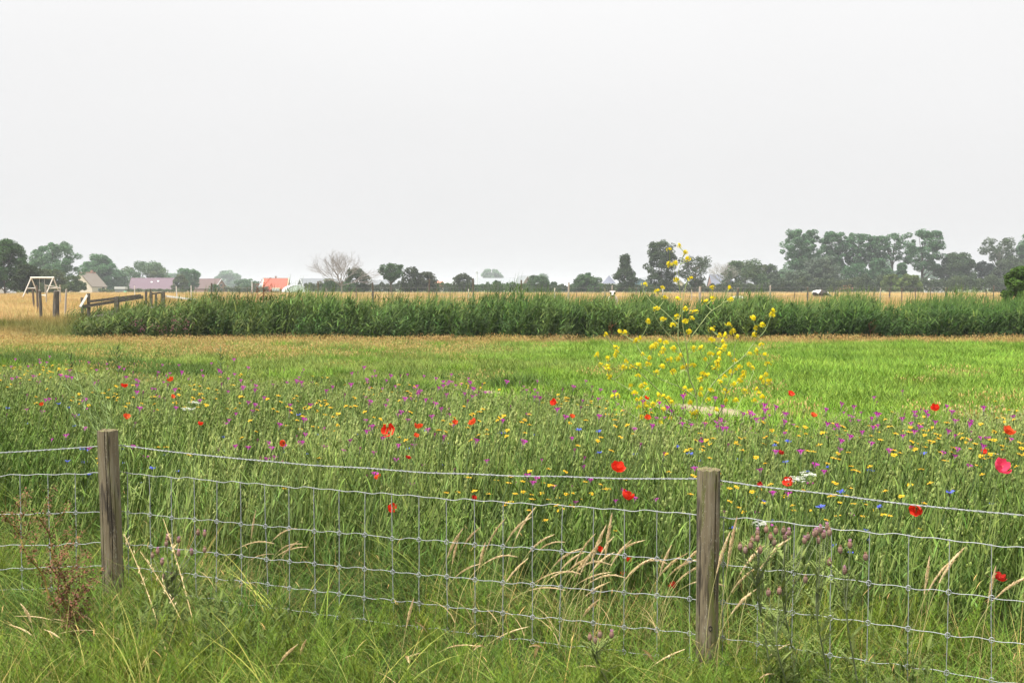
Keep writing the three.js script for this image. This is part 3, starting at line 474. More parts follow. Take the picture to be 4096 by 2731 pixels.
  post(-5.1, 5.55, 0.95, 0.052, 0.05, 0.01, [[F, 0.05, 0.018, 0.2, 1]], 5.1, 0.5, '', true);
  post(3.45, 3.2, 0.94, 0.05, 0.05, 0, [[F - 0.3, 0.05, 0.018, 0.2, 1]], 6.7, 0.8, '', false);
  // wires run on the meadow side of the posts
  const knots = [[-5.1, 5.55, [0.85, 0.71, 0.51, 0.345, 0.22, 0.11]], [-2.11, 5.75, [0.868, 0.722, 0.513, 0.345, 0.222, 0.11]], [0.82, 4.56, [0.895, 0.742, 0.54, 0.378, 0.225, 0.11]], [3.45, 3.2, [0.9, 0.75, 0.545, 0.38, 0.23, 0.11]]];
  const along = (s, row) => {                                             // s in 0..3
    const k = Math.min(2, Math.floor(s)), t = s - k, a = knots[k], c = knots[k + 1], sag = row === 0 ? 0.045 : 0.012;
    return V(lerp(a[0], c[0], t) - O.x + 0.012, lerp(a[2][row], c[2][row], t) - sag * 4 * t * (1 - t), -lerp(a[1], c[1], t) - 0.056 - O.z);
  };
  const spans = [0, 1, 2].map(k => Math.hypot(knots[k + 1][0] - knots[k][0], knots[k + 1][1] - knots[k][1]));
  const C = vary([1, 1, 1], 0);
  { // twisted barbless top wire: two strands with a wrap every hand's breadth
    const b = new Build(), c = [0.5, 0.52, 0.56];
    for (let sp = 0; sp < 3; sp++) {
      const n = Math.round(spans[sp] / 0.0065), pts = [[], []];
      for (let k = 0; k <= n; k++) { const s = sp + Math.min(0.99999, k / n), p = along(s, 0), w = k / n * spans[sp]; p.y += 0.006 * noise3.noise(w * 3, sp * 9, 2) ; const a = w / 0.05 * TAU; for (const e of [0, 1]) pts[e].push(p.clone().add(V(0, Math.cos(a + e * Math.PI) * 0.0019, Math.sin(a + e * Math.PI) * 0.0019))); }
      for (const e of [0, 1]) b.tube(pts[e], 0.0015, 4, c);
      for (let w = 0.045; w < spans[sp]; w += 0.092) { const p = along(sp + w / spans[sp], 0), q = along(sp + (w + 0.012) / spans[sp], 0); p.y += 0.006 * noise3.noise(w * 3, sp * 9, 2); q.y += 0.006 * noise3.noise((w + 0.012) * 3, sp * 9, 2); const pt = []; for (let k = 0; k <= 12; k++) pt.push(p.clone().lerp(q, k / 12).add(V(0, Math.cos(k * 1.3) * 0.0044, Math.sin(k * 1.3) * 0.0044))); b.tube(pt, 0.0011, 3, c); b.tube([pt[0], pt[0].clone().add(V(-0.005, 0.004, 0.002))], 0.001, 3, c); }
    }
    mk('twisted_wire', b.geo(true), M.wire, fence);
  }
  const stays = []; for (let sp = 0; sp < 3; sp++) { const n = Math.round(spans[sp] / 0.146); for (let k = 0; k < n; k++) stays.push(sp + (k + 0.45) / n); }
  const kink = (s, row) => 0.002 * Math.sin(s * 91 + row * 2.3) + 0.005 * noise3.noise(s * 30, row * 7, 1);
  for (let row = 1; row < 6; row++) {
    const b = new Build(), pts = []; for (const s of [0, ...stays, 2.9999]) { const p = along(s, row); p.y += kink(s, row); if (s) { const q = along(Math.max(0, s - 0.018), row); q.y += kink(s, row) + 0.0035; pts.push(q); } pts.push(p); if (s < 2.98) { const q = along(s + 0.014, row); q.y += kink(s, row) - 0.0025; pts.push(q); } }
    const c = new THREE.CatmullRomCurve3(pts).getPoints(pts.length * 3); b.tube(c, row === 1 ? 0.0017 : 0.0014, 5, [0.5, 0.52, 0.56]); mk('line_wire', b.geo(true), M.wire, fence);
  }
  for (const s of stays) {
    const b = new Build(), c = [0.5, 0.52, 0.56], y = row => { const p = along(s, row); p.y += kink(s, row); return p; };
    const lean = 0.012 * noise3.noise(s * 12, 3, 4); const pts = []; for (let row = 1; row < 6; row++) { const p = y(row); p.x += lean * (row - 1) * 0.6 + 0.003 * noise3.noise(s * 40, row * 3, 1); p.z += 0.003; pts.push(p); if (row < 5) { const q = y(row).lerp(y(row + 1), 0.5); q.x += lean * (row - 0.5) * 0.6 + 0.004 * noise3.noise(s * 50, row * 5, 2); q.z += 0.003; pts.push(q); } }
    b.tube(new THREE.CatmullRomCurve3(pts).getPoints(24), 0.0018, 4, c);
    const p1 = y(1); const wrap = []; for (let k = 0; k <= 14; k++) wrap.push(V(p1.x - 0.006 + k * 0.0008, p1.y + Math.cos(k * 1.35) * 0.0036, p1.z + Math.sin(k * 1.35) * 0.0036)); b.tube(wrap, 0.0014, 3, c);
    for (let row = 2; row < 6; row++) { const p = pts[(row - 1) * 2], ring = []; for (let k = 0; k <= 16; k++) { const a = k / 16 * TAU; ring.push(V(p.x + Math.cos(a) * 0.0095, p.y + Math.sin(a) * 0.0105, p.z + 0.002 + Math.sin(a * 2) * 0.002)); } b.tube(ring, 0.0016, 4, c); }
    mk('stay_wire', b.geo(true), M.wire, fence);
  }
  for (const pk of [1, 2]) for (let row = 0; row < 5; row++) { const p = along(pk, row), m = mk('staple', stapleGeo, M.wire, fence); m.position.set(p.x - 0.02, p.y, p.z + 0.012); m.rotation.y = Math.PI / 2; }
}
// ---------------------------------------------------------------- verge in front of the flower strip: fine grass and horsetail
{
  const grass = [0, 1, 2, 3].map(() => patch(46, 0.17, (b, x, z) => b.blade(x, -0.01, z, rnd() < 0.5 ? Math.PI + U(-0.9, 0.9) : U(0, TAU), U(0.16, 0.44), U(0.0022, 0.0052), U(0.05, 0.6), U(0.2, 1.6), vary([0.9, 1, 0.8], 0.45), 5, U(-1, 1))));
  const broad = [0, 1].map(() => patch(34, 0.2, (b, x, z) => b.blade(x, -0.01, z, U(0, TAU), U(0.25, 0.5), U(0.004, 0.009), U(0.05, 0.5), U(0.3, 1.7), vary([0.9, 1, 0.75], 0.25), 6, U(-1, 1))));
  const tail = [0, 1, 2].map(() => { const b = new Build(); for (let s = 0; s < 7; s++) {
    const x = U(-0.16, 0.16), z = U(-0.16, 0.16), h = U(0.2, 0.42), az = U(0, TAU), lean = U(0, 0.45), c = vary([1, 1, 0.8], 0.15), n = Math.round(h / 0.02); let p = V(x, 0, z); const pts = [];
    for (let k = 0; k <= n; k++) { pts.push(p.clone()); const th = lean + 0.25 * k / n; p.add(V(Math.sin(th) * Math.cos(az), Math.cos(th), Math.sin(th) * Math.sin(az)).multiplyScalar(h / n)); }
    b.tube([pts[0], pts[n >> 1], pts[n]], [0.0018, 0.0014, 0.0006], 3, c);
    for (let k = 2; k < n; k++) { const L = 0.085 * (1 - k / n) ** 0.7 + 0.012; for (let e = 0; e < 7; e++) b.blade(pts[k].x, pts[k].y, pts[k].z, U(0, TAU), L * U(0.7, 1.1), 0.0024, U(0.5, 1.0), U(-0.5, 0.2), vary(c, 0.15), 2, U(-1, 1)); }
  } return b.geo(); });
  const arch = [0, 1, 2].map(() => patch(15, 0.09, (b, x, z) => b.blade(x, -0.01, z, rnd() < 0.55 ? Math.PI + U(-1, 1) : U(0, TAU), U(0.38, 0.72), U(0.003, 0.0075), U(0.1, 0.55), U(0.9, 2.1), vary([1, 1, 0.85], 0.35), 9, U(-0.6, 0.6))));
  const strawBits = [0, 1].map(() => patch(12, 0.2, (b, x, z) => { const t = b.blade(x, 0, z, U(0, TAU), U(0.2, 0.55), 0.0028, U(0.05, 0.9), U(0, 0.8), vary([1, 0.9, 0.75], 0.25), 5); if (rnd() < 0.3) b.blade(t.x, t.y - 0.03, t.z, U(0, TAU), U(0.03, 0.06), 0.0035, 0.6, 0.6, vary([1.1, 0.95, 0.8], 0.2), 3, 0, 1); }));
  const under = [0].map(() => patch(90, 0.22, (b, x, z) => b.blade(x, -0.01, z, U(0, TAU), U(0.06, 0.2), U(0.003, 0.008), U(0.1, 0.9), U(0.2, 1.0), vary([0.9, 1, 0.75], 0.3), 3, U(-1, 1))));
  const sets = { grass, broad, tail, under, arch, strawBits }, bag = {}; for (const k in sets) bag[k] = sets[k].map(geo => ({ geo, m: [], c: [] }));
  const put = (k, x, d, s, sy, c) => { const q = pick(bag[k]); q.m.push(MAT(x, 0, -d, U(-0.8, 0.8) + (rnd() < 0.25 ? Math.PI : 0), s, sy)); q.c.push(c); };
  for (let d = 2.9; d < 8.2; d += 0.115) for (let x = -0.62 * d - 0.4; x < 0.62 * d + 0.4; x += 0.125) {
    const X = x + U(-0.08, 0.08), D = d + U(-0.08, 0.08), f = bedFront(X); if (D > f + 0.25) continue;
    if (nz(X, D, 2.1, 117) < -0.12 && rnd() < 0.8) { put('under', X, D, 1, U(0.7, 1.2), vary(rnd() < 0.35 ? [0.16, 0.12, 0.05] : [0.05, 0.09, 0.014], 0.25)); if (rnd() < 0.18) put('grass', X, D, 1, U(0.5, 0.9), vary([0.06, 0.11, 0.016], 0.3)); continue; } const n = nz(X, D, 1.1, 111), n2 = nz(X, D, 0.7, 113), px = 512 + X / D * FOCAL, edge = sstep(f - 0.5, f + 0.1, D);
    const c = mixc([0.056, 0.105, 0.014], [0.15, 0.22, 0.027], clamp(0.5 + n2 * 1.1 + 0.25 * sstep(380, 620, px)));
    if (rnd() < 0.2) put('under', X, D, 1, 1, vary(mixc(c, [0.16, 0.14, 0.05], 0.25), 0.2));
    if (rnd() < 0.72) put('grass', X, D, 1, U(0.65, 1.1) * lerp(1, 0.8, edge), vary(mixc(c, [0.3, 0.24, 0.09], rnd() < 0.22 ? 0.8 : 0.06), 0.2));
    if (rnd() < 0.11) put('arch', X, D, 1, U(0.75, 1.1), vary(mixc([0.12, 0.185, 0.035], [0.24, 0.25, 0.06], rnd() < 0.3 ? 1 : 0.15), 0.2));
    if (rnd() < 0.12) put('strawBits', X, D, 1, U(0.7, 1.15), vary([0.4, 0.3, 0.13], 0.2));
    if (rnd() < 0.2) put('broad', X, D, 1, U(0.6, 1.0), vary(mixc(c, [0.09, 0.16, 0.03], 0.5), 0.2));
    if (rnd() < 0.5 * sstep(-0.1, 0.3, n)) put('tail', X, D, 1, U(0.7, 1.1), vary([0.15, 0.215, 0.027], 0.3));
  }
  for (const [cx, cd, n] of [[0.8, 4.28, 13], [1.0, 4.35, 8], [-2.1, 5.55, 7], [0.45, 4.5, 8]]) for (let k = 0; k < n; k++) put('tail', cx + U(-0.22, 0.22), cd + U(-0.14, 0.1), 1, U(0.5, 0.85), vary([0.15, 0.215, 0.027], 0.25));
  for (const [k, name, label] of [['under', 'undergrowth', 'low tangled undergrowth of the verge'], ['grass', 'verge_grass', 'fine long grass of the verge around the fence'], ['arch', 'arching_grass', 'long arching grass leaves of the verge'], ['strawBits', 'dead_straw', 'dead straw scattered through the verge grass'], ['broad', 'broad_grass', 'broader grass leaves of the verge around the fence'], ['tail', 'horsetail', 'feathery bright green horsetail growing along the fence']]) bag[k].forEach(q => stuff(name, q.geo, M.leaf, q.m, q.c, label));
}

// ---------------------------------------------------------------- dry grass stalks with seed heads: each countable
{
  const straw = [0.46, 0.34, 0.16], ear = [0.64, 0.5, 0.29];
  function stalk(fat, bend) {                                             // natural height about 0.6 m
    const b = new Build(), n = 12, pts = []; let p = V(0, 0, 0); for (let k = 0; k <= n; k++) { pts.push(p.clone()); const th = 0.06 + bend * (k / n) ** 2.2; p.add(V(Math.sin(th), Math.cos(th), 0.05 * Math.sin(k)).multiplyScalar(0.6 / n)); }
    b.tube(pts, pts.map((_, k) => lerp(0.0014, 0.0007, k / n)), 3, vary([0.34, 0.3, 0.12], 0.1));
    b.blade(pts[3].x, pts[3].y, pts[3].z, U(0, TAU), 0.2, 0.004, 0.3, 1.4, vary(straw, 0.15), 5, 1);
    const c = new THREE.CatmullRomCurve3(pts.slice(n - 3));
    for (let k = 0; k < 150; k++) { const t = k / 150, q = c.getPoint(t), tan = c.getTangent(t), r = fat * Math.sin(Math.PI * clamp(t * 0.93 + 0.06)), a = U(0, TAU), s = V(Math.cos(a), U(-0.2, 0.2), Math.sin(a)); s.addScaledVector(tan, -s.dot(tan)).normalize(); const w = V().crossVectors(tan, s).multiplyScalar(0.0026), o = q.clone().addScaledVector(s, r * U(0.2, 0.6)), tip = q.clone().addScaledVector(s, r * U(0.9, 1.2)).addScaledVector(tan, 0.011); b.tri(o.clone().add(w), o.clone().sub(w), tip, vary(ear, 0.2)); b.tri(o.clone().addScaledVector(tan, 0.004), o.clone().addScaledVector(tan, -0.002), tip, vary(ear, 0.2)); }
    return b.geo();
  }
  const geos = [stalk(0.006, 0.9), stalk(0.007, 1.3), stalk(0.0085, 0.5), stalk(0.0055, 1.7), stalk(0.0075, 0.2), stalk(0.0065, 2.1), stalk(0.0078, 1.0)];
  const put = (px, py, d, turn, label, group, tilt = 0) => { const p = at(px, py, d), s = Math.max(0.2, p.y) / 0.58, o = mk('grass_stalk', pick(geos), M.plain); o.position.set(p.x - 0.12 * s * Math.cos(turn), 0, -d); o.rotation.set(0, turn, tilt); const wd = U(0.8, 1.25); o.scale.set(wd, s, wd); tag(o, label, 'grass stalk', group); };
  const inFence = 'tan dry grass ear on a thin stalk in the mesh between the two posts', gA = 'dry grass ears between the posts';
  // source-picture positions of the ears (2352 pixel view)
  for (const [x, y] of [[532, 1186], [610, 1180], [630, 1172], [622, 1215], [640, 1195], [565, 1235], [655, 1232], [1050, 1215], [1080, 1190], [1095, 1210], [1062, 1248], [1040, 1270], [1120, 1255], [1150, 1172], [1190, 1150], [1205, 1162], [1220, 1200], [1240, 1180], [1275, 1220], [1160, 1285], [1180, 1290], [1215, 1290], [1262, 1235], [1290, 1245], [1310, 1225], [1300, 1260], [1330, 1215], [1345, 1240], [1352, 1205], [1368, 1225], [1335, 1265], [1385, 1230], [1395, 1212], [1360, 1250], [1410, 1200], [1425, 1225], [1310, 1285], [1440, 1255], [1520, 1245], [1535, 1235], [1545, 1255], [1560, 1240], [1570, 1228], [1582, 1218], [1555, 1275], [1480, 1190], [1440, 1195], [1330, 1330], [1340, 1370]]) put(x * k1024, y * k1024, fenceD((x * k1024 - 512) / FOCAL * 5) + (x > 1500 || x < 700 ? U(0.1, 0.5) : U(-0.15, 0.6)), x > 1500 ? U(-0.6, 0.3) : U(-0.5, 0.5), inFence, gA);
  for (const [x, y] of [[1690, 1230], [1715, 1240], [1735, 1200], [1690, 1275], [1765, 1205], [2170, 1290], [2190, 1240], [2160, 1265], [2290, 1275], [2315, 1310], [1680, 1350]]) put(x * k1024, y * k1024, fenceD(1.5) + U(0.1, 0.5), U(-0.6, 0.6), 'tan dry grass ear behind the mesh right of the mossy post', 'dry grass ears right of the mossy post');
  for (const [x, y] of [[150, 1440], [35, 1425], [95, 1470], [200, 1445], [250, 1450], [275, 1460], [120, 1500], [320, 1460], [60, 1395], [410, 1500], [230, 1500], [170, 1390]]) put(x * k1024, y * k1024, U(4.55, 5.1), Math.PI + U(-0.6, 0.6), 'drooping dry grass ear at the foot of the grey split post', 'dry grass ears by the split post');
  for (const [x, y] of [[960, 1385], [985, 1400], [1000, 1420], [1110, 1430], [1125, 1400], [940, 1410], [1230, 1440], [1260, 1420], [850, 1490], [905, 1500], [1310, 1470], [1500, 1450], [640, 1480], [700, 1465], [1750, 1470], [1790, 1485], [1480, 1490], [1080, 1480]]) put(x * k1024, y * k1024, U(4.1, 4.7), U(-2.4, 0.6), 'thin dry grass ear low on the near side of the fence', 'dry grass ears on the near verge');
  // long bent straw stems leaning out from the split post
  for (const [x0, y0, x1, y1, l] of [[395, 1490, 285, 1225, 'long pale straw stem leaning left beside the split post'], [470, 1490, 322, 1265, 'longest straw stem with seed husks crossing in front of the split post'], [468, 1480, 375, 1190, 'straight straw stem rising through the thistles']]) {
    const d = 5.0, a = at(x0 * k1024, y0 * k1024, d - 0.25), e = at(x1 * k1024, y1 * k1024, d + 0.3), b = new Build(), pts = []; const o = V(a.x, 0, a.z); a.y = Math.max(0, a.y - 0.1);
    for (let k = 0; k <= 14; k++) { const t = k / 14, p = a.clone().lerp(e, t); p.y += 0.04 * Math.sin(Math.PI * t); pts.push(p.sub(o)); } pts[0].y = 0;
    b.tube(pts, pts.map((_, k) => lerp(0.0028, 0.0012, k / 14)), 4, straw);
    for (let k = 0; k < 46; k++) { const t = lerp(0.45, 1, rnd()), q = pts[Math.min(14, Math.floor(t * 14))], an = U(0, TAU); b.blade(q.x + U(-0.006, 0.006), q.y + U(-0.02, 0.02), q.z, an, U(0.012, 0.03), 0.004, U(0.2, 0.9), 0.3, vary(ear, 0.2), 2, 0, 1); }
    const s = mk('straw_stem', b.geo(), M.plain); s.position.copy(o); tag(s, l, 'grass stalk');
  }
}

// ---------------------------------------------------------------- thistles, docks, umbels, seeding plant
function leafySpray(b, pts, from, col, len, n = 2, spiny = true) {
  for (let k = from; k < pts.length - 1; k++) for (let e = 0; e < n; e++) {
    const az = U(0, TAU), L = len * U(0.6, 1.1), q = pts[k]; b.blade(q.x, q.y, q.z, az, L, L * 0.16, U(0.5, 0.9), U(0.2, 0.7), vary(col, 0.15), 4, 0, 1);
    if (spiny) for (let s = 1; s < 6; s++) { const t = s / 6, th = 0.8; const x = q.x + Math.cos(az) * Math.sin(th) * L * t, y = q.y + Math.cos(th) * L * t, z = q.z + Math.sin(az) * Math.sin(th) * L * t; for (const sd of [-1, 1]) b.blade(x, y, z, az + sd * 1.1, L * 0.26 * (1 - t * 0.5), L * 0.09, 1.1, 0.1, vary(col, 0.15), 2); }
  }
}
function thistle(px, py, d, heads, label, bloom) {
  const p = at(px, py, d), h = p.y, t = thing('thistle', label, 'thistle', [p.x, 0, -d]), st = new Build(), lf = new Build(), col = [0.19, 0.24, 0.065], pts = [];
  for (let k = 0; k <= 12; k++) pts.push(V(0.03 * Math.sin(k * 0.5), h * k / 12, 0.02 * Math.cos(k * 0.7)));
  st.tube(pts, pts.map((_, k) => lerp(0.004, 0.002, k / 12)), 5, [0.17, 0.2, 0.1]); leafySpray(lf, pts, 2, col, 0.1, 2);
  const tops = []; for (let k = 0; k < heads.length; k++) {
    const [hx, hy] = heads[k], q = at(hx, hy, d + U(-0.12, 0.12)).sub(t.position), s = pts[7 + Math.floor(rnd() * 5)], m = s.clone().lerp(q, 0.6); m.y -= 0.01; if (q.y < s.y) s.copy(pts[5]); st.tube([s, m, q], [0.0022, 0.0018, 0.0015], 4, [0.17, 0.2, 0.1]); leafySpray(lf, [s, s.clone().lerp(m, 0.5), m, q], 1, col, 0.06, 2); tops.push(q);
  }
  mk('stem', st.geo(true), M.leaf, t); mk('leaves', lf.geo(), M.leaf, t).userData.kind = 'stuff';
  for (const q of tops) {
    const b = new Build(), brown = rnd() > bloom; b.ball(0, 0, 0, 0.0095, 0.0145, 0.0095, vary([0.2, 0.12, 0.09], 0.2), 8, 6); for (let k = 0; k < 26; k++) { const a = U(0, TAU), th = U(0.6, 2.4); b.blade(Math.cos(a) * 0.0075 * Math.sin(th), Math.cos(th) * 0.011, Math.sin(a) * 0.0075 * Math.sin(th), a, 0.005, 0.003, 0.6, 0.4, [0.24, 0.17, 0.12], 1); }
    const m = mk('bud', b.geo(), M.plain, t); m.position.copy(q);
    const f = new Build(), c = brown ? [0.42, 0.27, 0.15] : [0.55, 0.28, 0.42]; for (let k = 0; k < 40; k++) f.blade(U(-0.003, 0.003), 0.009, U(-0.003, 0.003), U(0, TAU), brown ? 0.012 : U(0.012, 0.017), 0.0022, U(0, brown ? 0.35 : 0.8), 0.3, vary(c, 0.2), 2); mk('tuft', f.geo(), M.petal, m);
  }
}
const K = a => a.map(([x, y]) => [x * k1024, y * k1024]);
thistle(400 * k1024, 1300 * k1024, 5.15, K([[455, 1222], [470, 1225], [385, 1235], [410, 1240], [362, 1265], [395, 1320], [377, 1322], [470, 1262], [410, 1270], [440, 1268], [372, 1290], [350, 1275], [382, 1248]]), 'thistle with pink and brown heads right of the split post', 0.55);
thistle(1755 * k1024, 1240 * k1024, 4.25, K([[1740, 1235], [1728, 1240], [1770, 1232], [1778, 1245], [1760, 1215], [1700, 1255], [1740, 1222], [1782, 1218], [1712, 1262], [1746, 1262], [1724, 1252]]), 'thistle crowded with brown fading heads right of the mossy post', 0.1);
thistle(1812 * k1024, 1250 * k1024, 4.3, K([[1803, 1232], [1812, 1222], [1800, 1218], [1856, 1232], [1848, 1240], [1870, 1225], [1880, 1240]]), 'thistle with purple brown heads between two stay wires right of the mossy post', 0.3);
thistle(1890 * k1024, 1290 * k1024, 4.15, K([[1885, 1215], [1900, 1210], [1875, 1222], [1905, 1222], [1892, 1228]]), 'thistle with pale pink tufts under the upper mesh wire on the right', 0.7);
thistle(1960 * k1024, 1300 * k1024, 4.05, K([[1930, 1262], [1952, 1250], [1988, 1278], [1905, 1290], [1940, 1310]]), 'low thistle with small pink heads and bright spiny leaves on the right', 0.5);
thistle(1385 * k1024, 1470 * k1024, 4.35, K([[1355, 1462], [1378, 1456], [1405, 1456], [1368, 1470]]), 'small thistle with four heads at the bottom edge, left of the mossy post', 0.4);
thistle(1800 * k1024, 1400 * k1024, 4.1, K([[1790, 1356], [1765, 1360], [1850, 1330]]), 'short thistle with few heads low in the mesh right of the mossy post', 0.4);
// leafy undergrowth of the thistle patch beside the split post
function leafPatch(px, d, label) { const p = at(px, 600, d), b = new Build(); for (let s = 0; s < 26; s++) { const x = U(-0.3, 0.3), z = U(-0.25, 0.25), h = U(0.18, 0.42), pts = []; for (let k = 0; k <= 8; k++) pts.push(V(x + 0.02 * Math.sin(k + s), h * k / 8, z)); b.tube([pts[0], pts[4], pts[8]], [0.003, 0.002, 0.001], 3, [0.12, 0.18, 0.06]); leafySpray(b, pts, 2, [0.13, 0.175, 0.04], 0.07, 2); } const o = mk('thistle_leaves', b.geo(), M.leaf); o.position.set(p.x, 0, -d); o.userData.kind = 'stuff'; o.userData.label = label; }
leafPatch(195, 5.0, 'spiny thistle foliage right of the split post'); leafPatch(215, 4.7, 'spiny thistle foliage low by the split post'); leafPatch(850, 4.15, 'spiny thistle foliage at the right behind the mesh');
function dock(px, pyTop, pxBase, pyBase, d, label, col = [0.13, 0.062, 0.022], stemCol = [0.28, 0.22, 0.05], r = 0.0145) {
  const top = at(px, pyTop, d), low = at(pxBase, pyBase, d), g = groundY(low.x, d), t = thing('dock_plant', label, 'dock plant', [low.x, g, -d]), s = new Build(), h = top.y - g, pts = []; const dx = top.x - low.x;
  for (let k = 0; k <= 20; k++) { const q = k / 20; pts.push(V(dx * q ** 1.3, h * q, 0.02 * Math.sin(k))); }
  s.tube(pts, pts.map((_, k) => lerp(r * 0.45, r * 0.2, k / 20)), 5, stemCol); const c = new Build();
  for (let k = 5; k <= 20; k++) { const side = k % 2 ? 1 : -1, br = [pts[k]]; if (k % 2) { const e = pts[k].clone().add(V(side * U(0.03, 0.12) * r * 90, U(0.06, 0.14) * r * 90, U(-0.06, 0.06) * r * 90)); s.tube([pts[k], e], [r * 0.15, r * 0.1], 3, stemCol); for (let q = 0; q < 5; q++) br.push(pts[k].clone().lerp(e, q / 4)); } for (const o of br) for (let q = 0; q < 12; q++) { const a = U(0, TAU), R = U(0.4, 1.5) * r; c.blade(o.x + Math.cos(a) * R, o.y + U(-1, 1) * r, o.z + Math.sin(a) * R, a, r * U(0.7, 1.3), r * 0.7, U(0.4, 2.4), 0.5, vary(col, 0.3), 2, 0, 1); } }
  mk('stem', s.geo(true), M.leaf, t); const m = mk('seed_clusters', c.geo(), M.plain, t); m.userData.kind = 'stuff';
}
dock(3, 512, 72, 640, 5.1, 'brown seeding dock leaning left at the left edge of the fence');
dock(40, 515, 82, 650, 5.0, 'brown seeding dock leaning left between the split post and the left edge');
dock(52, 565, 76, 640, 4.95, 'short reddish dock stump in the grass left of the split post', [0.14, 0.055, 0.028]);
function umbel(px, py, R, label) {
  let d = 8; for (let k = 0; k < 12; k++) { const p = at(px, py, d), w = canopy(p.x, d); d *= 1 + clamp((p.y - w) * 0.45, -0.2, 0.2); d = clamp(d, bedFront(p.x) + 0.1, bedBack(p.x)); }
  const p = at(px, py, d), t = thing('white_umbel', label, 'wildflower', [p.x, 0, -d]), s = new Build(), f = new Build(); s.tube([V(0.02, 0, 0), V(0.01, p.y * 0.5, 0), V(0, p.y - 0.04, 0)], [0.003, 0.0025, 0.002], 4, GREEN);
  for (let k = 0; k < 22; k++) { const a = U(0, TAU), q = R * Math.sqrt(rnd()), e = V(Math.cos(a) * q, p.y + U(-0.008, 0.008) - q * q * 2, Math.sin(a) * q); s.tube([V(0, p.y - 0.04, 0), e], 0.0007, 3, GREEN); for (let n = 0; n < 12; n++) { const x = e.x + U(-0.009, 0.009), z = e.z + U(-0.009, 0.009), y = e.y + U(0, 0.004), w = 0.0028; f.quad(V(x - w, y, z), V(x, y + 0.001, z - w), V(x + w, y, z), V(x, y + 0.001, z + w), [0.78, 0.79, 0.72]); } }
  mk('stem', s.geo(), M.leaf, t); mk('flower_head', f.geo(), M.petal, t);
}
umbel(188, 408, 0.05, 'flat white umbel low in the left half of the flower strip'); umbel(194, 402, 0.04, 'smaller white umbel just above another at the left'); umbel(796, 478, 0.05, 'white umbel behind the barbed wire right of the mossy post'); umbel(806, 474, 0.05, 'white umbel beside a leaning bundle of stems right of the mossy post'); umbel(760, 523, 0.035, 'white umbel lying along the upper mesh wire');
{ // seeding rape with long green pods, left of the split post
  const d = 7.1, b0 = at(118, 470, d), t = thing('seed_pod_plant', 'pale green plant with arching seed pods rising above the split post', 'seeding plant', [b0.x, 0, -d]), s = new Build(), top = [[66, 386], [78, 380], [92, 377], [72, 398], [68, 410], [82, 395], [110, 408], [76, 424], [102, 392], [96, 430]];
  const col = [0.24, 0.32, 0.12], o = at(114, 445, d).sub(t.position); s.tube([V(0.02, 0, 0), V(0.01, o.y * 0.6, 0), o], [0.006, 0.005, 0.004], 5, col);
  const pods = []; for (const [x, y] of top) { const e = at(x, y, d + U(-0.15, 0.15)).sub(t.position), m = o.clone().lerp(e, 0.5); m.y += 0.02; const q = new THREE.QuadraticBezierCurve3(o, m, e).getPoints(10); s.tube(q, q.map((_, k) => lerp(0.003, 0.0012, k / 10)), 4, col); for (let k = 3; k <= 10; k++) for (let e2 = 0; e2 < 2; e2++) pods.push(q[k]); }
  mk('stem', s.geo(true), M.leaf, t); const p = new Build(); for (const q of pods) { const az = Math.PI + U(-1.3, 1.3), L = U(0.05, 0.1); p.blade(q.x, q.y, q.z, az, L, 0.005, U(0.6, 1.3), -U(0.1, 0.5), vary([0.27, 0.36, 0.13], 0.15), 4, U(-1, 1)); } const m = mk('seed_pods', p.geo(), M.leaf, t); m.userData.kind = 'stuff';
}
for (const [px, py, h0, label] of [[222, 347, 0.9, 'slender dark weed standing alone behind the left half of the strip'], [118, 345, 0.8, 'thin brownish weed spike at the back left of the meadow'], [72, 352, 0.8, 'thin weed spike left of two others at the back left']]) {
  const d = 15.5, p = at(px, py, d), t = thing('tall_weed', label, 'weed', [p.x, 0, -d]), s = new Build(), f = new Build(), pts = []; for (let k = 0; k <= 14; k++) pts.push(V(0.02 * Math.sin(k * 0.4), p.y * k / 14, 0)); s.tube(pts, pts.map((_, k) => lerp(0.006, 0.002, k / 14)), 4, [0.14, 0.17, 0.07]); leafySpray(f, pts, 2, [0.09, 0.13, 0.04], 0.13, 4, false); mk('stem', s.geo(), M.leaf, t); mk('leaves', f.geo(), M.leaf, t).userData.kind = 'stuff';
}
// ---------------------------------------------------------------- trees along the horizon
const DARK = [0.055, 0.11, 0.034], MID = [0.088, 0.18, 0.075], GREY = [0.12, 0.19, 0.11], LIME = [0.14, 0.2, 0.04], OLIVE = [0.075, 0.1, 0.03];
const profile = {
  dome: t => Math.sqrt(Math.max(0, 1 - ((t - 0.38) / 0.64) ** 2)), tall: t => Math.min(1, 0.72 + 0.5 * t) * Math.sqrt(Math.max(0, 1 - ((t - 0.4) / 0.62) ** 4)), spire: t => lerp(1, 0.3, sstep(0.25, 0.75, t)) * Math.sqrt(Math.max(0, 1 - ((t - 0.4) / 0.63) ** 4)),
  umbrella: t => Math.sqrt(Math.max(0, 1 - ((t - 0.62) / 0.64) ** 2)) * lerp(0.55, 1, sstep(0, 0.5, t)), bush: t => Math.sqrt(Math.max(0, 1 - (t / 1.04) ** 2.6)),
};
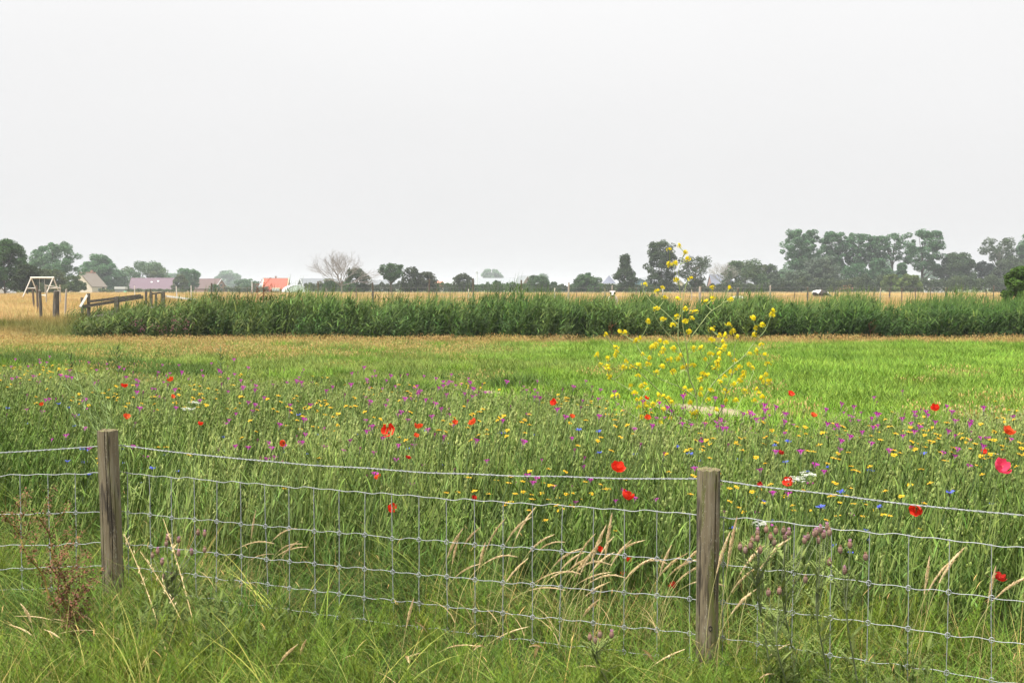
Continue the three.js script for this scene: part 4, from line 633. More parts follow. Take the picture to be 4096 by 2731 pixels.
function tree(name, label, px, pyTop, pyLow, half, d, shape, col, o = {}) {
  const g = groundY(0, d), top = at(px, pyTop, d), low = at(px, pyLow, d), R = half * 1.1 * d / FOCAL, H = top.y - g, y0 = Math.max(0.05, low.y - g), t = thing(name, label, o.category || (shape === 'bush' ? 'bush' : 'tree'), [top.x, g, -d], o.group), dense = o.dense ?? 1, leaf = d / FOCAL * (o.leaf ?? 1.7);
  const prof = profile[shape], nC = Math.round(clamp((o.clumps ?? 1) * 48 * (pyLow - pyTop) / half, 34, 200)), clumps = [], seed = rnd() * 100;
  for (let k = 0, guard = 0; k < nC && guard < 4000; guard++) {
    const tt = U(0.02, 0.97), a = U(0, TAU), rr = prof(tt) * (1 + 0.28 * noise3.noise(Math.cos(a) * 1.4 + seed, tt * 3, Math.sin(a) * 1.4)), q = Math.sqrt(U(0.12, 1)) * 0.88; if (rr <= 0.05) continue;
    const c = V(Math.cos(a) * rr * q * R, lerp(y0, H, tt * 0.95), Math.sin(a) * rr * q * R * 0.9), cr = R * U(0.13, 0.3) * (o.clump ?? 1); c.y = Math.min(c.y, H - cr * 0.5); clumps.push([c, cr]); k++;
  }
  const b = new Build(), per = Math.round(clamp(dense * 0.166 * half * half * (o.clump ?? 1) ** 2 * 3.6, 20, 260));
  for (const [c, cr] of clumps) {
    const tone = vary(mixc(col, o.mix || col, rnd()), 0.14);
    for (let k = 0; k < per; k++) {
      const a = U(0, TAU), u = U(-1, 1), q = Math.cbrt(U(0.15, 1)), s = Math.sqrt(1 - u * u), p = V(c.x + Math.cos(a) * s * q * cr, c.y + u * q * cr * 0.8, c.z + Math.sin(a) * s * q * cr), n1 = V(U(-1, 1), U(-0.6, 0.6), U(-1, 1)).normalize().multiplyScalar(leaf * U(0.35, 0.75)), n2 = V(U(-1, 1), U(-1, 1), U(-1, 1)).normalize().multiplyScalar(leaf * U(0.2, 0.42));
      b.quad(p.clone().add(n1), p.clone().add(n2), p.clone().sub(n1), p.clone().sub(n2), vary(tone, 0.16));
    }
  }
  mk('crown', b.geo(), M.crown, t);
  const w = new Build(), tr = (o.trunk ?? 0.045) * Math.min(R * 2, H) * 0.5, mid = lerp(y0, H, 0.62), lean = U(-0.05, 0.05) * H;
  w.tube([V(0, -0.3, 0), V(lean * 0.3, y0 * 0.6 + 0.2, 0), V(lean * 0.7, lerp(y0, mid, 0.5), 0), V(lean, mid, 0)], [tr * 1.3, tr, tr * 0.7, tr * 0.3], 6, [1, 1, 1]);
  for (let k = 0; k < Math.min(clumps.length, 14); k++) { const c = clumps[k][0], y = Math.max(y0 * 0.5, Math.min(c.y - 0.15 * H, mid) * U(0.6, 1)); const s = V(lean * y / mid, y, 0), m = s.clone().lerp(c, 0.5); m.y -= 0.03 * H; w.tube([s, m, c], [tr * 0.5, tr * 0.33, tr * 0.12], 4, [1, 1, 1]); }
  mk('trunk', w.geo(true), M.bark, t);
}
// left
tree('dark_tree', 'dark dense tree cut by the left edge behind the white tunnel', 4, 238, 288, 20, 190, 'dome', DARK, { leaf: 1.8, dense: 1.2 });
tree('dark_bush', 'dark round bush behind the swing frame', 27, 264, 290, 15, 180, 'bush', [0.028, 0.045, 0.014], { dense: 1.4 });
tree('broad_tree', 'broad airy tree standing tallest above the swing frame', 53, 241, 278, 26, 290, 'dome', MID, { dense: 0.8, clump: 0.8, clumps: 1.3, mix: GREY });
tree('low_bush', 'green bushes between the swing frame and the thatched cottage', 50, 268, 291, 15, 230, 'bush', OLIVE);
tree('garden_bush', 'bush in front of the thatched cottage', 73, 276, 291, 14, 240, 'bush', [0.07, 0.105, 0.035]);
tree('round_tree', 'large round tree behind the thatched cottage', 99, 254, 290, 20, 380, 'dome', MID, { dense: 1.2 });
tree('slim_tree', 'small tree between the cottage tree and the purple roofed barn', 121, 269, 290, 7, 380, 'dome', GREY);
tree('broad_tree', 'broad low tree behind the purple roofed barn', 147, 262, 288, 24, 430, 'dome', MID, { dense: 1.2, mix: OLIVE });
tree('blue_tree', 'hazy far tree just right of the purple roof', 172, 273, 287, 8, 900, 'dome', MID);
tree('garden_tree', 'tree right of the purple roofed barn', 190, 268, 290, 11, 380, 'umbrella', MID);
tree('garden_bush', 'green bush between the purple barn and the brown roofed house', 180, 274, 291, 8, 360, 'bush', OLIVE);
tree('house_bush', 'dark bush in front of the brown roofed house', 214, 284, 292, 6, 400, 'bush', DARK);
tree('blue_tree', 'hazy blue tree crown behind the brown roofed house', 229, 271, 290, 15, 1000, 'dome', MID, { dense: 1.3 });
tree('ragged_tree', 'ragged trees between the brown house and the red house', 247, 279, 292, 13, 380, 'bush', GREY, { dense: 0.8 });
// centre left
tree('dark_tree', 'dark tree right of the bare tree', 357, 268, 291, 13, 260, 'dome', [0.045, 0.07, 0.024], { dense: 0.8 });
tree('low_bush', 'low dark bush left of the bare trunk', 329, 278, 292, 7, 260, 'bush', DARK, { dense: 0.8 });
tree('low_bush', 'low bush at the foot of the bare tree', 348, 282, 292, 8, 255, 'bush', DARK);
tree('umbrella_tree', 'small umbrella shaped tree with a pale trunk', 391, 263, 280, 12, 250, 'umbrella', DARK, { dense: 0.9, trunk: 0.08 });
tree('scrub_tree', 'dark scrubby tree left of the centre, first of two', 411, 266, 291, 11, 255, 'dome', [0.045, 0.06, 0.028], { dense: 0.7 });
tree('scrub_tree', 'dark scrubby tree right beside the orange gable', 427, 271, 291, 10, 255, 'dome', [0.05, 0.062, 0.03], { dense: 0.75 });
tree('round_bush', 'round grey green bush in front of the blue barn', 463, 273, 290, 10, 270, 'dome', [0.065, 0.085, 0.045]);
tree('blue_tree', 'hazy blue dome of a tree above the white roofed barn', 491, 269, 281, 10, 1100, 'dome', MID, { dense: 1.5 });
tree('garden_tree', 'spiky small tree in front of the white roofed barn', 497, 280, 292, 6, 300, 'dome', DARK);
tree('garden_tree', 'dark bushy tree just right of the brick gable house', 538, 275, 291, 11, 300, 'dome', DARK, { dense: 0.9 });
tree('blue_tree', 'pale hazy tree behind the bushy tree beside the brick gable', 543, 273, 287, 6, 900, 'dome', GREY);
tree('garden_bush', 'thin bush left of the dark shed', 554, 281, 292, 4, 300, 'bush', DARK, { dense: 0.7 });
tree('dark_tree', 'bushy tree with a pointed top between the dark shed and the pyramid roof', 587, 275, 291, 17, 290, 'dome', DARK);
tree('dark_tree', 'thin top shoot of the bushy tree by the pyramid roof', 588, 272, 284, 4, 291, 'dome', MID, { dense: 0.9 });
tree('narrow_tree', 'narrow topped tree right of the pyramid roof', 625, 253, 291, 13, 270, 'spire', [0.045, 0.075, 0.026], { dense: 0.85 });
tree('tall_tree', 'tall airy tree left of the mustard tip', 661, 238, 291, 17, 270, 'tall', [0.05, 0.08, 0.032], { dense: 0.72, clump: 0.75, clumps: 1.4 });
tree('airy_tree', 'airy tree just behind the mustard tip on its right', 695, 255, 286, 18, 270, 'umbrella', [0.055, 0.08, 0.035], { dense: 0.42, clump: 0.7, clumps: 1.3, trunk: 0.06 });
tree('dense_tree', 'dense dark round tree right of the slate roof', 745, 260, 291, 23, 300, 'dome', DARK, { dense: 1.2, mix: OLIVE });
tree('willow_tree', 'grey green willow beside the dense round tree', 770, 263, 290, 10, 310, 'dome', [0.08, 0.115, 0.06]);
tree('low_bush', 'bushes left of the poplar row', 786, 268, 291, 12, 320, 'dome', GREY);
// poplar row
const pop = 'poplars in the tall row';
tree('poplar', 'leftmost and widest poplar of the tall row', 802, 228, 270, 20, 330, 'tall', [0.085, 0.17, 0.075], { group: pop, clump: 0.75, clumps: 1.3 });
tree('poplar', 'second poplar from the left in the tall row', 834, 229, 272, 14, 330, 'tall', [0.078, 0.16, 0.07], { group: pop, clump: 0.85, trunk: 0.07, dense: 1.2 });
tree('poplar', 'third poplar of the tall row, right of a gap', 858, 231, 266, 14, 330, 'tall', [0.078, 0.16, 0.07], { group: pop, clump: 0.85, trunk: 0.07, dense: 1.15 });
tree('poplar', 'narrowest poplar of the tall row', 876, 234, 268, 8, 330, 'tall', [0.078, 0.16, 0.07], { group: pop, trunk: 0.12 });
tree('poplar', 'leaning poplar with a bare lower trunk', 892, 232, 260, 12, 330, 'tall', [0.078, 0.16, 0.07], { group: pop, clump: 0.75, dense: 0.8, trunk: 0.07 });
tree('poplar', 'rightmost and fullest poplar of the tall row', 923, 228, 270, 22, 330, 'tall', [0.078, 0.16, 0.07], { group: pop, clump: 0.65, clumps: 1.3, dense: 1.15, trunk: 0.05 });
tree('willow_tree', 'large rounded silvery willow below the poplar row', 822, 256, 289, 19, 300, 'dome', [0.1, 0.135, 0.085], { dense: 1.2 });
tree('willow_tree', 'smaller silvery shrub willow below the leftmost poplar', 797, 270, 290, 14, 290, 'dome', [0.085, 0.12, 0.07]);
tree('under_tree', 'dark tree filling the gap under the third poplar', 855, 262, 289, 14, 320, 'dome', [0.062, 0.135, 0.055]);
tree('under_tree', 'dark tree under the narrowest poplar', 879, 257, 287, 12, 320, 'dome', [0.062, 0.135, 0.055]);
tree('under_tree', 'small dark tree under the leaning poplar', 902, 262, 286, 12, 320, 'spire', [0.062, 0.135, 0.055]);
tree('blue_tree', 'hazy blue tree seen between the poplar trunks', 886, 260, 285, 9, 800, 'dome', MID);
tree('blue_tree', 'hazy blue tree behind the fullest poplar', 932, 264, 284, 12, 800, 'dome', MID);
tree('yellow_bush', 'yellow green bush under the poplars, left of two', 891, 274, 290, 10, 270, 'bush', LIME, { mix: OLIVE });
tree('yellow_bush', 'yellow green bush under the poplars, right of two', 911, 274, 290, 12, 270, 'bush', LIME, { mix: OLIVE });
tree('round_tree', 'conical green tree right of the poplar row', 957, 252, 289, 20, 330, 'dome', [0.05, 0.085, 0.032], { dense: 1.2 });
tree('dark_tree', 'dark conifer like tree right of the conical tree', 986, 261, 284, 12, 340, 'dome', [0.022, 0.036, 0.026], { dense: 1.3 });
tree('flat_tree', 'flat topped airy tree above the dark tree on the right', 1000, 238, 262, 21, 350, 'umbrella', [0.06, 0.095, 0.04], { dense: 0.5, clump: 0.7, clumps: 1.3, trunk: 0.06 });
tree('edge_tree', 'tall tree cut by the right edge', 1030, 230, 284, 13, 350, 'dome', MID);
tree('broad_tree', 'broad tree low at the right edge behind the near bush', 1010, 256, 290, 18, 330, 'dome', [0.055, 0.08, 0.034], { dense: 1.1 });
tree('near_bush', 'bright green bush close behind the reeds at the right edge', 1024, 266, 304, 19, 44.5, 'dome', [0.09, 0.17, 0.025], { dense: 2.2, leaf: 2.6, mix: [0.06, 0.12, 0.02], clump: 0.9, category: 'bush' });
// hedges and scrub: masses along the field edge
const hedgeGroup = 'hedgerow stretches along the far field edge';
function hedge(px0, px1, pyTop, d, col, label) { const mid = (px0 + px1) / 2, g = groundY(0, d), o = at(mid, 292, d), t = thing('hedge', label, 'hedge', [o.x, g, -d], hedgeGroup), b = new Build(), k = d / FOCAL, n = Math.round(Math.min(22000, (px1 - px0) * (292 - pyTop) * 6)), s0 = rnd() * 99; for (let i = 0; i < n; i++) { const x = U(px0, px1) - mid, hh = (at(mid, pyTop, d).y - g) * (0.78 + 0.32 * noise3.noise(x * 0.16, s0, 1) + 0.16 * noise3.noise(x * 0.6, s0, 2)), y = hh * Math.sqrt(U(0.02, 1)), p = V(x * k, y, U(-1.5, 1.5)), a = V(U(-1, 1), U(-1, 1), U(-1, 1)).normalize().multiplyScalar(k * U(0.6, 1.2)), c = V(U(-1, 1), U(-1, 1), U(-1, 1)).normalize().multiplyScalar(k * U(0.4, 0.7)), tone = mixc(col, OLIVE, clamp(0.3 + 0.9 * noise3.noise(x * 0.1, s0, 5))); b.quad(p.clone().add(a), p.clone().add(c), p.clone().sub(a), p.clone().sub(c), vary(tone, 0.2)); } mk('foliage', b.geo(), M.crown, t).userData.kind = 'stuff'; }
hedge(-30, 66, 281, 215, [0.05, 0.075, 0.025], 'low hedge behind the white tunnel and the swing frame'); hedge(100, 186, 288, 330, OLIVE, 'low scrub in front of the purple roofed barn'); hedge(225, 268, 285, 350, [0.08, 0.1, 0.05], 'grey green hedge left of the red house'); hedge(305, 440, 281, 300, [0.05, 0.065, 0.03], 'dark hedge behind the bare tree');
hedge(434, 532, 281, 290, DARK, 'hedge in front of the barns near the centre'); hedge(520, 660, 282, 300, [0.045, 0.065, 0.03], 'hedge running right from the brick gable house'); hedge(655, 790, 281, 285, [0.05, 0.07, 0.035], 'hedge behind the mustard plant'); hedge(770, 880, 276, 285, [0.06, 0.085, 0.045], 'scrubby hedge below the willows'); hedge(855, 1060, 274, 280, [0.06, 0.088, 0.042], 'long scrubby hedge below the poplars at the right');
hedge(-500, 1500, 284, 1500, MID, 'thin blue line of far trees along the whole horizon');
// bare trees
function bare(px, pyTop, d, R0, r0, label, seed, m, spread) {
  rnd = rngOf(seed); const g = groundY(0, d), top = at(px, pyTop, d), H = top.y - g, t = thing('bare_tree', label, 'tree', [top.x, g, -d]), tr = new Build(), tw = new Build();
  tr.tube([V(0, -0.2, 0), V(0.1, H * 0.12, 0), V(0, H * 0.26, 0)], [r0 * 1.3, r0, r0 * 0.85], 7, [1, 1, 1]);
  (function grow(p, dir, len, r, lvl) {
    const q = p.clone().addScaledVector(dir, len), m = p.clone().lerp(q, 0.5).add(V(U(-1, 1), U(-0.3, 0.6), U(-1, 1)).multiplyScalar(len * 0.09)); (lvl < 3 ? tr : tw).tube([p, m, q], [r, r * 0.82, r * 0.62], lvl < 2 ? 5 : 3, [1, 1, 1]);
    if (lvl >= 7 || len < 0.12) return; const n = lvl === 0 ? 0 : lvl < 2 ? 4 : lvl < 5 ? 3 : 2;
    for (let k = 0; k < n; k++) { const v = dir.clone().add(V(U(-1, 1), U(-0.55, 0.75), U(-1, 1)).multiplyScalar(spread)).normalize(); grow(k === 0 ? q : p.clone().lerp(q, U(0.45, 1)), v, len * U(0.66, 0.86), r * U(0.5, 0.66), lvl + 1); }
  })(V(0, H * 0.22, 0), V(0, 1, 0), 0.01, r0, 0);
  for (let k = 0; k < 9; k++) { const a = k / 9 * TAU * 2 + U(-0.3, 0.3), el = lerp(0.25, 1.45, k / 8), v = V(Math.cos(a) * Math.cos(el), Math.sin(el), Math.sin(a) * Math.cos(el)); (function grow(p, dir, len, r, lvl) { const q = p.clone().addScaledVector(dir, len), m = p.clone().lerp(q, 0.5).add(V(U(-1, 1), U(-0.2, 0.6), U(-1, 1)).multiplyScalar(len * 0.1)); (lvl < 2 ? tr : tw).tube([p, m, q], [r, r * 0.85, r * 0.66], lvl < 2 ? 5 : 3, [1, 1, 1]); if (lvl >= 6) return; const n = lvl < 4 ? 3 : 3; for (let e = 0; e < n; e++) { const w = dir.clone().add(V(U(-1, 1), U(-0.45, 0.7), U(-1, 1)).multiplyScalar(spread)).normalize(); grow(e === 0 ? q : p.clone().lerp(q, U(0.4, 1)), w, len * U(0.68, 0.84), r * U(0.52, 0.7), lvl + 1); } })(V(0, H * U(0.18, 0.27), 0), v, H * R0 * U(0.85, 1.15), r0 * 0.5, 1); }
  mk('trunk', tr.geo(true), m, t); mk('twigs', tw.geo(), m, t).userData.kind = 'stuff';
}
bare(341, 247, 190, 0.235, 0.15, 'leafless grey tree with a wide fan of twigs', 21, std([0.2, 0.19, 0.18], 1), 0.66);
bare(727, 256, 300, 0.22, 0.2, 'pale leafless small tree left of the dense round tree', 33, std([0.34, 0.31, 0.28], 1), 0.6);
rnd = rngOf(99);

// ---------------------------------------------------------------- buildings
const box = (w, h, d, x = 0, y = 0, z = 0) => { const g = new THREE.BoxGeometry(w, h, d); g.translate(x, y, z); return g; };
const W = { paleRoof: std([0.2, 0.215, 0.225], 0.6), brick: std([0.3, 0.17, 0.13]), pinkBrick: std([0.36, 0.25, 0.22]), beige: std([0.55, 0.46, 0.36]), white: std([0.5, 0.51, 0.51], 0.6), cream: std([0.7, 0.62, 0.42], 0.7), grey: std([0.16, 0.18, 0.18]), teal: std([0.06, 0.12, 0.14]), blue: std([0.1, 0.16, 0.19]), orange: std([0.34, 0.072, 0.036]), purple: std([0.125, 0.08, 0.1]), brown: std([0.1, 0.062, 0.056]), slate: std([0.13, 0.14, 0.18]), thatch: std([0.15, 0.125, 0.1], 1), tin: std([0.6, 0.62, 0.63], 0.45), darkTin: std([0.14, 0.15, 0.16], 0.6), glass: std([0.06, 0.07, 0.08], 0.15), tile: std([0.42, 0.16, 0.1]), dark: std([0.03, 0.03, 0.03]), haze: std([0.62, 0.7, 0.66], 0.5), frame: std([0.72, 0.68, 0.5], 0.6) };
function prismGeo(len, span, rise, y, over = 0) {                        // gable wall filler, ridge along x
  const s = new THREE.Shape([new THREE.Vector2(-span / 2, 0), new THREE.Vector2(span / 2, 0), new THREE.Vector2(0, rise)]), g = new THREE.ExtrudeGeometry(s, { depth: len, bevelEnabled: false }); g.rotateY(Math.PI / 2); g.translate(-len / 2, y, 0); return g;
}
function house(name, label, category, px, d, o) {                         // o: len (along ridge), span, wall, rise, turn
  const g = groundY(0, d), p = at(px, 292, d), t = thing(name, label, category, [p.x, g, -d]); t.rotation.y = o.turn || 0;
  const { len, span, wall, rise } = o, ov = o.over ?? 0.25, sl = Math.hypot(span / 2, rise), an = Math.atan2(rise, span / 2);
  mk('wall', mergeGeometries([box(len, wall, span, 0, wall / 2, 0).toNonIndexed(), prismGeo(len, span, rise, wall)].map(q => { const c = q.index ? q.toNonIndexed() : q; for (const k of Object.keys(c.attributes)) if (!['position', 'normal', 'uv'].includes(k)) c.deleteAttribute(k); return c; })), o.wm, t);
  const roof = new THREE.Group(); roof.name = 'roof'; t.add(roof);
  for (const s of [-1, 1]) { const q = mk('roof_slope', box(len + ov * 2, 0.16, sl + 0.35, 0, 0.09, 0.02), o.rm, roof); q.position.set(0, wall + rise / 2 - 0.02, s * span / 4); q.rotation.x = s * an; if (s < 0) q.rotation.x = -an; }
  if (o.ridge) mk('ridge_cap', box(len + ov * 2, 0.3, 0.4, 0, wall + rise + 0.12, 0), o.ridge, roof);
  if (o.barge) for (const e of [-1, 1]) for (const s of [-1, 1]) { const q = mk('barge_board', box(0.16, 0.34, sl + 0.3, 0, 0.06, 0), o.barge, roof); q.position.set(e * (len / 2 + ov + 0.05), wall + rise / 2, s * span / 4); q.rotation.x = s * an; }
  if (o.chimney) for (const c of [].concat(o.chimney)) mk('chimney', box(0.6, 1.1, 0.6, c * len, wall + rise + 0.35, 0), o.cm || W.brick, roof);
  for (const [face, x, y, w, h] of o.windows || []) { const q = new THREE.Group(); q.name = 'window'; t.add(q); if (face === 'front') q.position.set(x, y, span / 2 + 0.04); else { q.position.set((face === 'right' ? 1 : -1) * (len / 2 + 0.04), y, x); q.rotation.y = Math.PI / 2; } mk('frame', box(w, h, 0.1), o.fm || W.white, q); for (const s of [-1, 1]) mk('pane', box(w * 0.4, h * 0.8, 0.06, s * w * 0.23, 0, (face === 'left' ? -1 : 1) * 0.04), o.pm || W.glass, q); }
  for (const [x, y, w, h] of o.skylights || []) { const q = mk('skylight', box(w, 0.1, h), W.white, roof); const f = y; q.position.set(x, wall + rise * f + 0.2, span / 2 * (1 - f) + 0.1); q.rotation.x = an; }
  for (const [x, w, h] of o.doors || []) mk('door', box(w, h, 0.1, x, h / 2, span / 2 + 0.05), o.dm || W.dark, t);
  return t;
}
const U1 = d => d / FOCAL;                                              // metres per pixel at a distance
house('thatched_cottage', 'cottage with a long grey thatched roof and orange ridge among trees on the left', 'cottage', 88, 345, { len: 6, span: 9.5, wall: 1.9, rise: 4.3, turn: 1.15, wm: W.beige, rm: W.thatch, ridge: W.tile, chimney: 0.3, windows: [['right', 0.5, 1.1, 1.2, 1.0], ['front', 0, 1.0, 1.2, 0.9]], doors: [[1.6, 0.9, 1.7]] });
house('purple_roof_barn', 'long low barn with a purple tiled roof and two roof windows', 'barn', 153, 390, { len: 14.6, span: 8, wall: 1.0, rise: 3.9, turn: 0.06, wm: W.beige, rm: W.purple, skylights: [[0, 0.62, 0.6, 0.6], [2.2, 0.7, 0.55, 0.6]] });
house('brown_roof_house', 'low house with a brown roof and white edged gable', 'house', 207, 420, { len: 13.5, span: 7.5, wall: 1.3, rise: 3.6, turn: -0.42, wm: W.brick, rm: W.brown, barge: W.white, windows: [['right', 0, 2.6, 1.4, 1.0], ['right', -0.2, 1.0, 1.6, 0.9]] });
house('red_house', 'orange red house front with a small white framed window and chimney', 'house', 276.5, 430, { len: 9.4, span: 7, wall: 1.0, rise: 4.3, turn: 0.02, wm: W.orange, rm: W.orange, barge: W.cream, ridge: W.white, chimney: -0.02, over: 0.1 });
{ // dormer of the red house with its double window
  const d = 430, p = at(276, 289, d - 3), o = scene.getObjectByName('red_house'), q = new THREE.Group(); q.name = 'dormer'; o.add(q); q.position.set(p.x - o.position.x, p.y - o.position.y, 3.2); mk('frame', box(3.0, 1.25, 1.4), W.cream, q); mk('pane', box(1.2, 0.85, 0.1, -0.68, -0.1, 0.72), W.white, q); mk('pane', box(1.2, 0.85, 0.1, 0.68, -0.1, 0.72), W.white, q);
}
function tunnel(name, label, px, d, w, h, len, turn, m, end) { const p = at(px, 292, d), t = thing(name, label, 'polytunnel', [p.x, groundY(0, d), -d]); t.rotation.y = turn; const s = new THREE.Shape(); s.moveTo(-w / 2, 0); s.absellipse(0, 0, w / 2, h, Math.PI, 0, true); const g = new THREE.ExtrudeGeometry(s, { depth: len, bevelEnabled: false, curveSegments: 20 }); g.translate(0, 0, -len / 2); mk('cover', g, m, t); for (const e of [-1, 1]) { const hoop = new THREE.TorusGeometry(1, 0.05, 5, 20, Math.PI); hoop.scale(w / 2, h, 1); mk('hoop', hoop, end, t).position.z = e * (len / 2 + 0.03); } }
tunnel('polytunnel', 'white rounded polytunnel cut by the left edge', 0, 200, 3.9, 1.9, 9, 0.25, W.white, W.tin); tunnel('polytunnel', 'pale green polytunnel right of the red house', 295, 410, 8, 2.6, 14, 0.3, W.haze, W.tin);
house('grey_barn', 'dark grey barn with a white edged gable left of the bare tree', 'barn', 321, 520, { len: 20, span: 8.5, wall: 2.6, rise: 3.2, turn: 0.5, wm: W.grey, rm: W.darkTin, barge: W.white });
house('low_shed', 'long low dark shed behind the umbrella shaped tree', 'shed', 383, 560, { len: 12, span: 7, wall: 3.4, rise: 2, turn: 0.2, wm: W.grey, rm: W.darkTin });
house('blue_barn', 'blue grey barn gable with a pale roof left of the centre', 'barn', 446, 520, { len: 14, span: 9, wall: 3.2, rise: 2.6, turn: 1.0, wm: W.blue, rm: W.tin });
house('orange_house', 'small orange roofed house peeking out before the blue barn', 'house', 438, 480, { len: 4.5, span: 5, wall: 2, rise: 2.4, turn: 0.1, wm: W.beige, rm: W.tile, barge: W.white });
house('white_roof_barn', 'long barn with a shining white roof near the centre', 'barn', 497, 620, { len: 25, span: 12, wall: 3.4, rise: 3.6, turn: -0.12, wm: W.grey, rm: W.paleRoof });
{ const d = 600, p = at(477, 292, d), t = thing('flue_pipe', 'thin metal flue rising beside the white roofed barn', 'flue', [p.x, groundY(0, d), -d]), b = new Build(); b.tube([V(0, 0, 0), V(0, 10.2, 0)], 0.35, 8, [1, 1, 1], true); mk('pipe', b.geo(true), W.tin, t); mk('cowl', new THREE.CylinderGeometry(0.6, 0.6, 0.5, 10).translate(0, 10.3, 0), W.tin, t); }
{ const d = 560, p = at(296.5, 292, d), t = thing('hook_pipe', 'white bent vent pipe between the red house and the grey barn', 'vent pipe', [p.x, groundY(0, d), -d]), b = new Build(); b.tube([V(-0.6, 0, 0), V(-0.6, 4.9, 0), V(-0.4, 5.3, 0), V(0.9, 5.3, 0)], 0.16, 6, [1, 1, 1]); mk('pipe', b.geo(true), W.white, t); mk('collar', new THREE.CylinderGeometry(0.24, 0.24, 0.3, 8).translate(-0.6, 3, 0), W.white, t); }
house('gable_house', 'brick house with a tall white edged gable and one small window', 'house', 523, 440, { len: 8, span: 5.0, wall: 2.8, rise: 3.4, turn: -1.15, wm: W.pinkBrick, rm: W.paleRoof, barge: W.white, over: 0.3, windows: [['right', 0, 3.6, 0.7, 1.1]] });
house('dark_shed', 'dark shed with a pale roof left of the pointed bushy tree', 'shed', 565, 400, { len: 9, span: 5.5, wall: 1.6, rise: 1.3, turn: 1.2, wm: W.teal, rm: W.tin });
{ // house with a pyramid roof
  const d = 420, p = at(609, 292, d), t = thing('pyramid_roof_house', 'pale house with a pointed slate pyramid roof', 'house', [p.x, groundY(0, d), -d]); t.rotation.y = 0.1; mk('wall', box(4.0, 3.0, 4.0, 0, 1.5, 0), W.beige, t); const r = new THREE.ConeGeometry(3.35, 3.3, 4, 1); r.rotateY(Math.PI / 4); r.translate(0, 4.75, 0); mk('roof', r, W.slate, t); mk('eave', box(4.9, 0.28, 4.9, 0, 3.08, 0), W.white, t); for (const x of [-0.9, 1.1]) { const q = new THREE.Group(); q.name = 'window'; t.add(q); q.position.set(x, 1.9, 2.03); mk('frame', box(1.0, 1.5, 0.1), W.white, q); mk('pane', box(0.7, 1.2, 0.06, 0, 0, 0.04), W.glass, q); } mk('wing', box(4.5, 2.0, 4, -4.2, 1.0, -0.3), W.beige, t); const w2 = mk('wing_roof', prismGeo(5, 5, 1.4, 2.0), W.brown, t); w2.position.set(-4.2, 0, -0.3);
}
house('white_roof_shed', 'low barn with a sloping white roof left of the tall airy tree', 'barn', 648, 430, { len: 16, span: 13, wall: 2.4, rise: 2.8, turn: 1.05, wm: W.teal, rm: W.paleRoof });
house('beige_house', 'beige gable half hidden behind the mustard tip', 'house', 681, 420, { len: 8, span: 6, wall: 1.8, rise: 2.8, turn: 1.35, wm: W.beige, rm: W.tin, barge: W.white });
house('white_roof_shed', 'small pale roofed shed left of the slate roof', 'shed', 703, 450, { len: 9, span: 8, wall: 2.2, rise: 2.6, turn: 0.4, wm: W.teal, rm: W.paleRoof });
house('slate_roof_house', 'house with a steep blue grey slate roof right of the mustard tip', 'house', 720, 420, { len: 8, span: 8, wall: 1.5, rise: 5.0, turn: 0.12, wm: W.brick, rm: W.slate, chimney: 0.25 });
house('red_roof_shed', 'tiny shed with a red roof below the willows', 'shed', 845, 310, { len: 3.2, span: 2.6, wall: 1.2, rise: 1.1, turn: 0.1, wm: W.brick, rm: W.tile });
tunnel('polytunnel', 'white tunnel top showing over the scrub right of the poplars', 934, 300, 2.6, 3.9, 6, 0.1, W.white, W.tin);
{ // trailer with a white canvas top and a green tarpaulin beside it
  const d = 240, p = at(121, 292, d), t = thing('trailer', 'small grey trailer with a white canvas top left of the purple barn', 'trailer', [p.x, groundY(0, d), -d]); mk('body', box(2.2, 0.8, 1.4, 0, 0.85, 0), W.grey, t); const c = new THREE.CylinderGeometry(0.75, 0.75, 2.3, 14, 1, false, 0, Math.PI); c.rotateZ(Math.PI / 2); c.rotateX(Math.PI / 2 * 0); c.scale(1, 0.45, 1); c.translate(0, 1.24, 0); mk('canvas_top', box(2.35, 0.5, 1.5, 0, 1.5, 0), W.white, t); for (const x of [-0.5, 0.5]) for (const z of [-0.78, 0.78]) { const w = new THREE.Group(); w.name = 'wheel'; t.add(w); w.position.set(x, 0.33, z); mk('tyre', new THREE.TorusGeometry(0.25, 0.08, 8, 18), W.dark, w); mk('rim', new THREE.CylinderGeometry(0.17, 0.17, 0.1, 14).rotateX(Math.PI / 2), W.tin, w); } mk('drawbar', box(1.2, 0.08, 0.08, -1.6, 0.5, 0), W.grey, t);
  const q = at(125, 290, 236), b = new Build(); b.ball(0, 0.35, 0, 0.55, 0.5, 0.5, [0.02, 0.2, 0.1], 10, 6); for (let k = 0; k < b.p.length; k += 3) { const n = 1 + 0.3 * noise3.noise(b.p[k] * 3, b.p[k + 1] * 3, b.p[k + 2] * 3); b.p[k] *= n; b.p[k + 2] *= n; } const m = mk('tarpaulin', b.geo(true), new THREE.MeshStandardMaterial({ vertexColors: true, roughness: 0.5 }), null); m.position.set(q.x, groundY(0, 236), -236); tag(m, 'crumpled green tarpaulin heap beside the small trailer', 'tarpaulin');
}
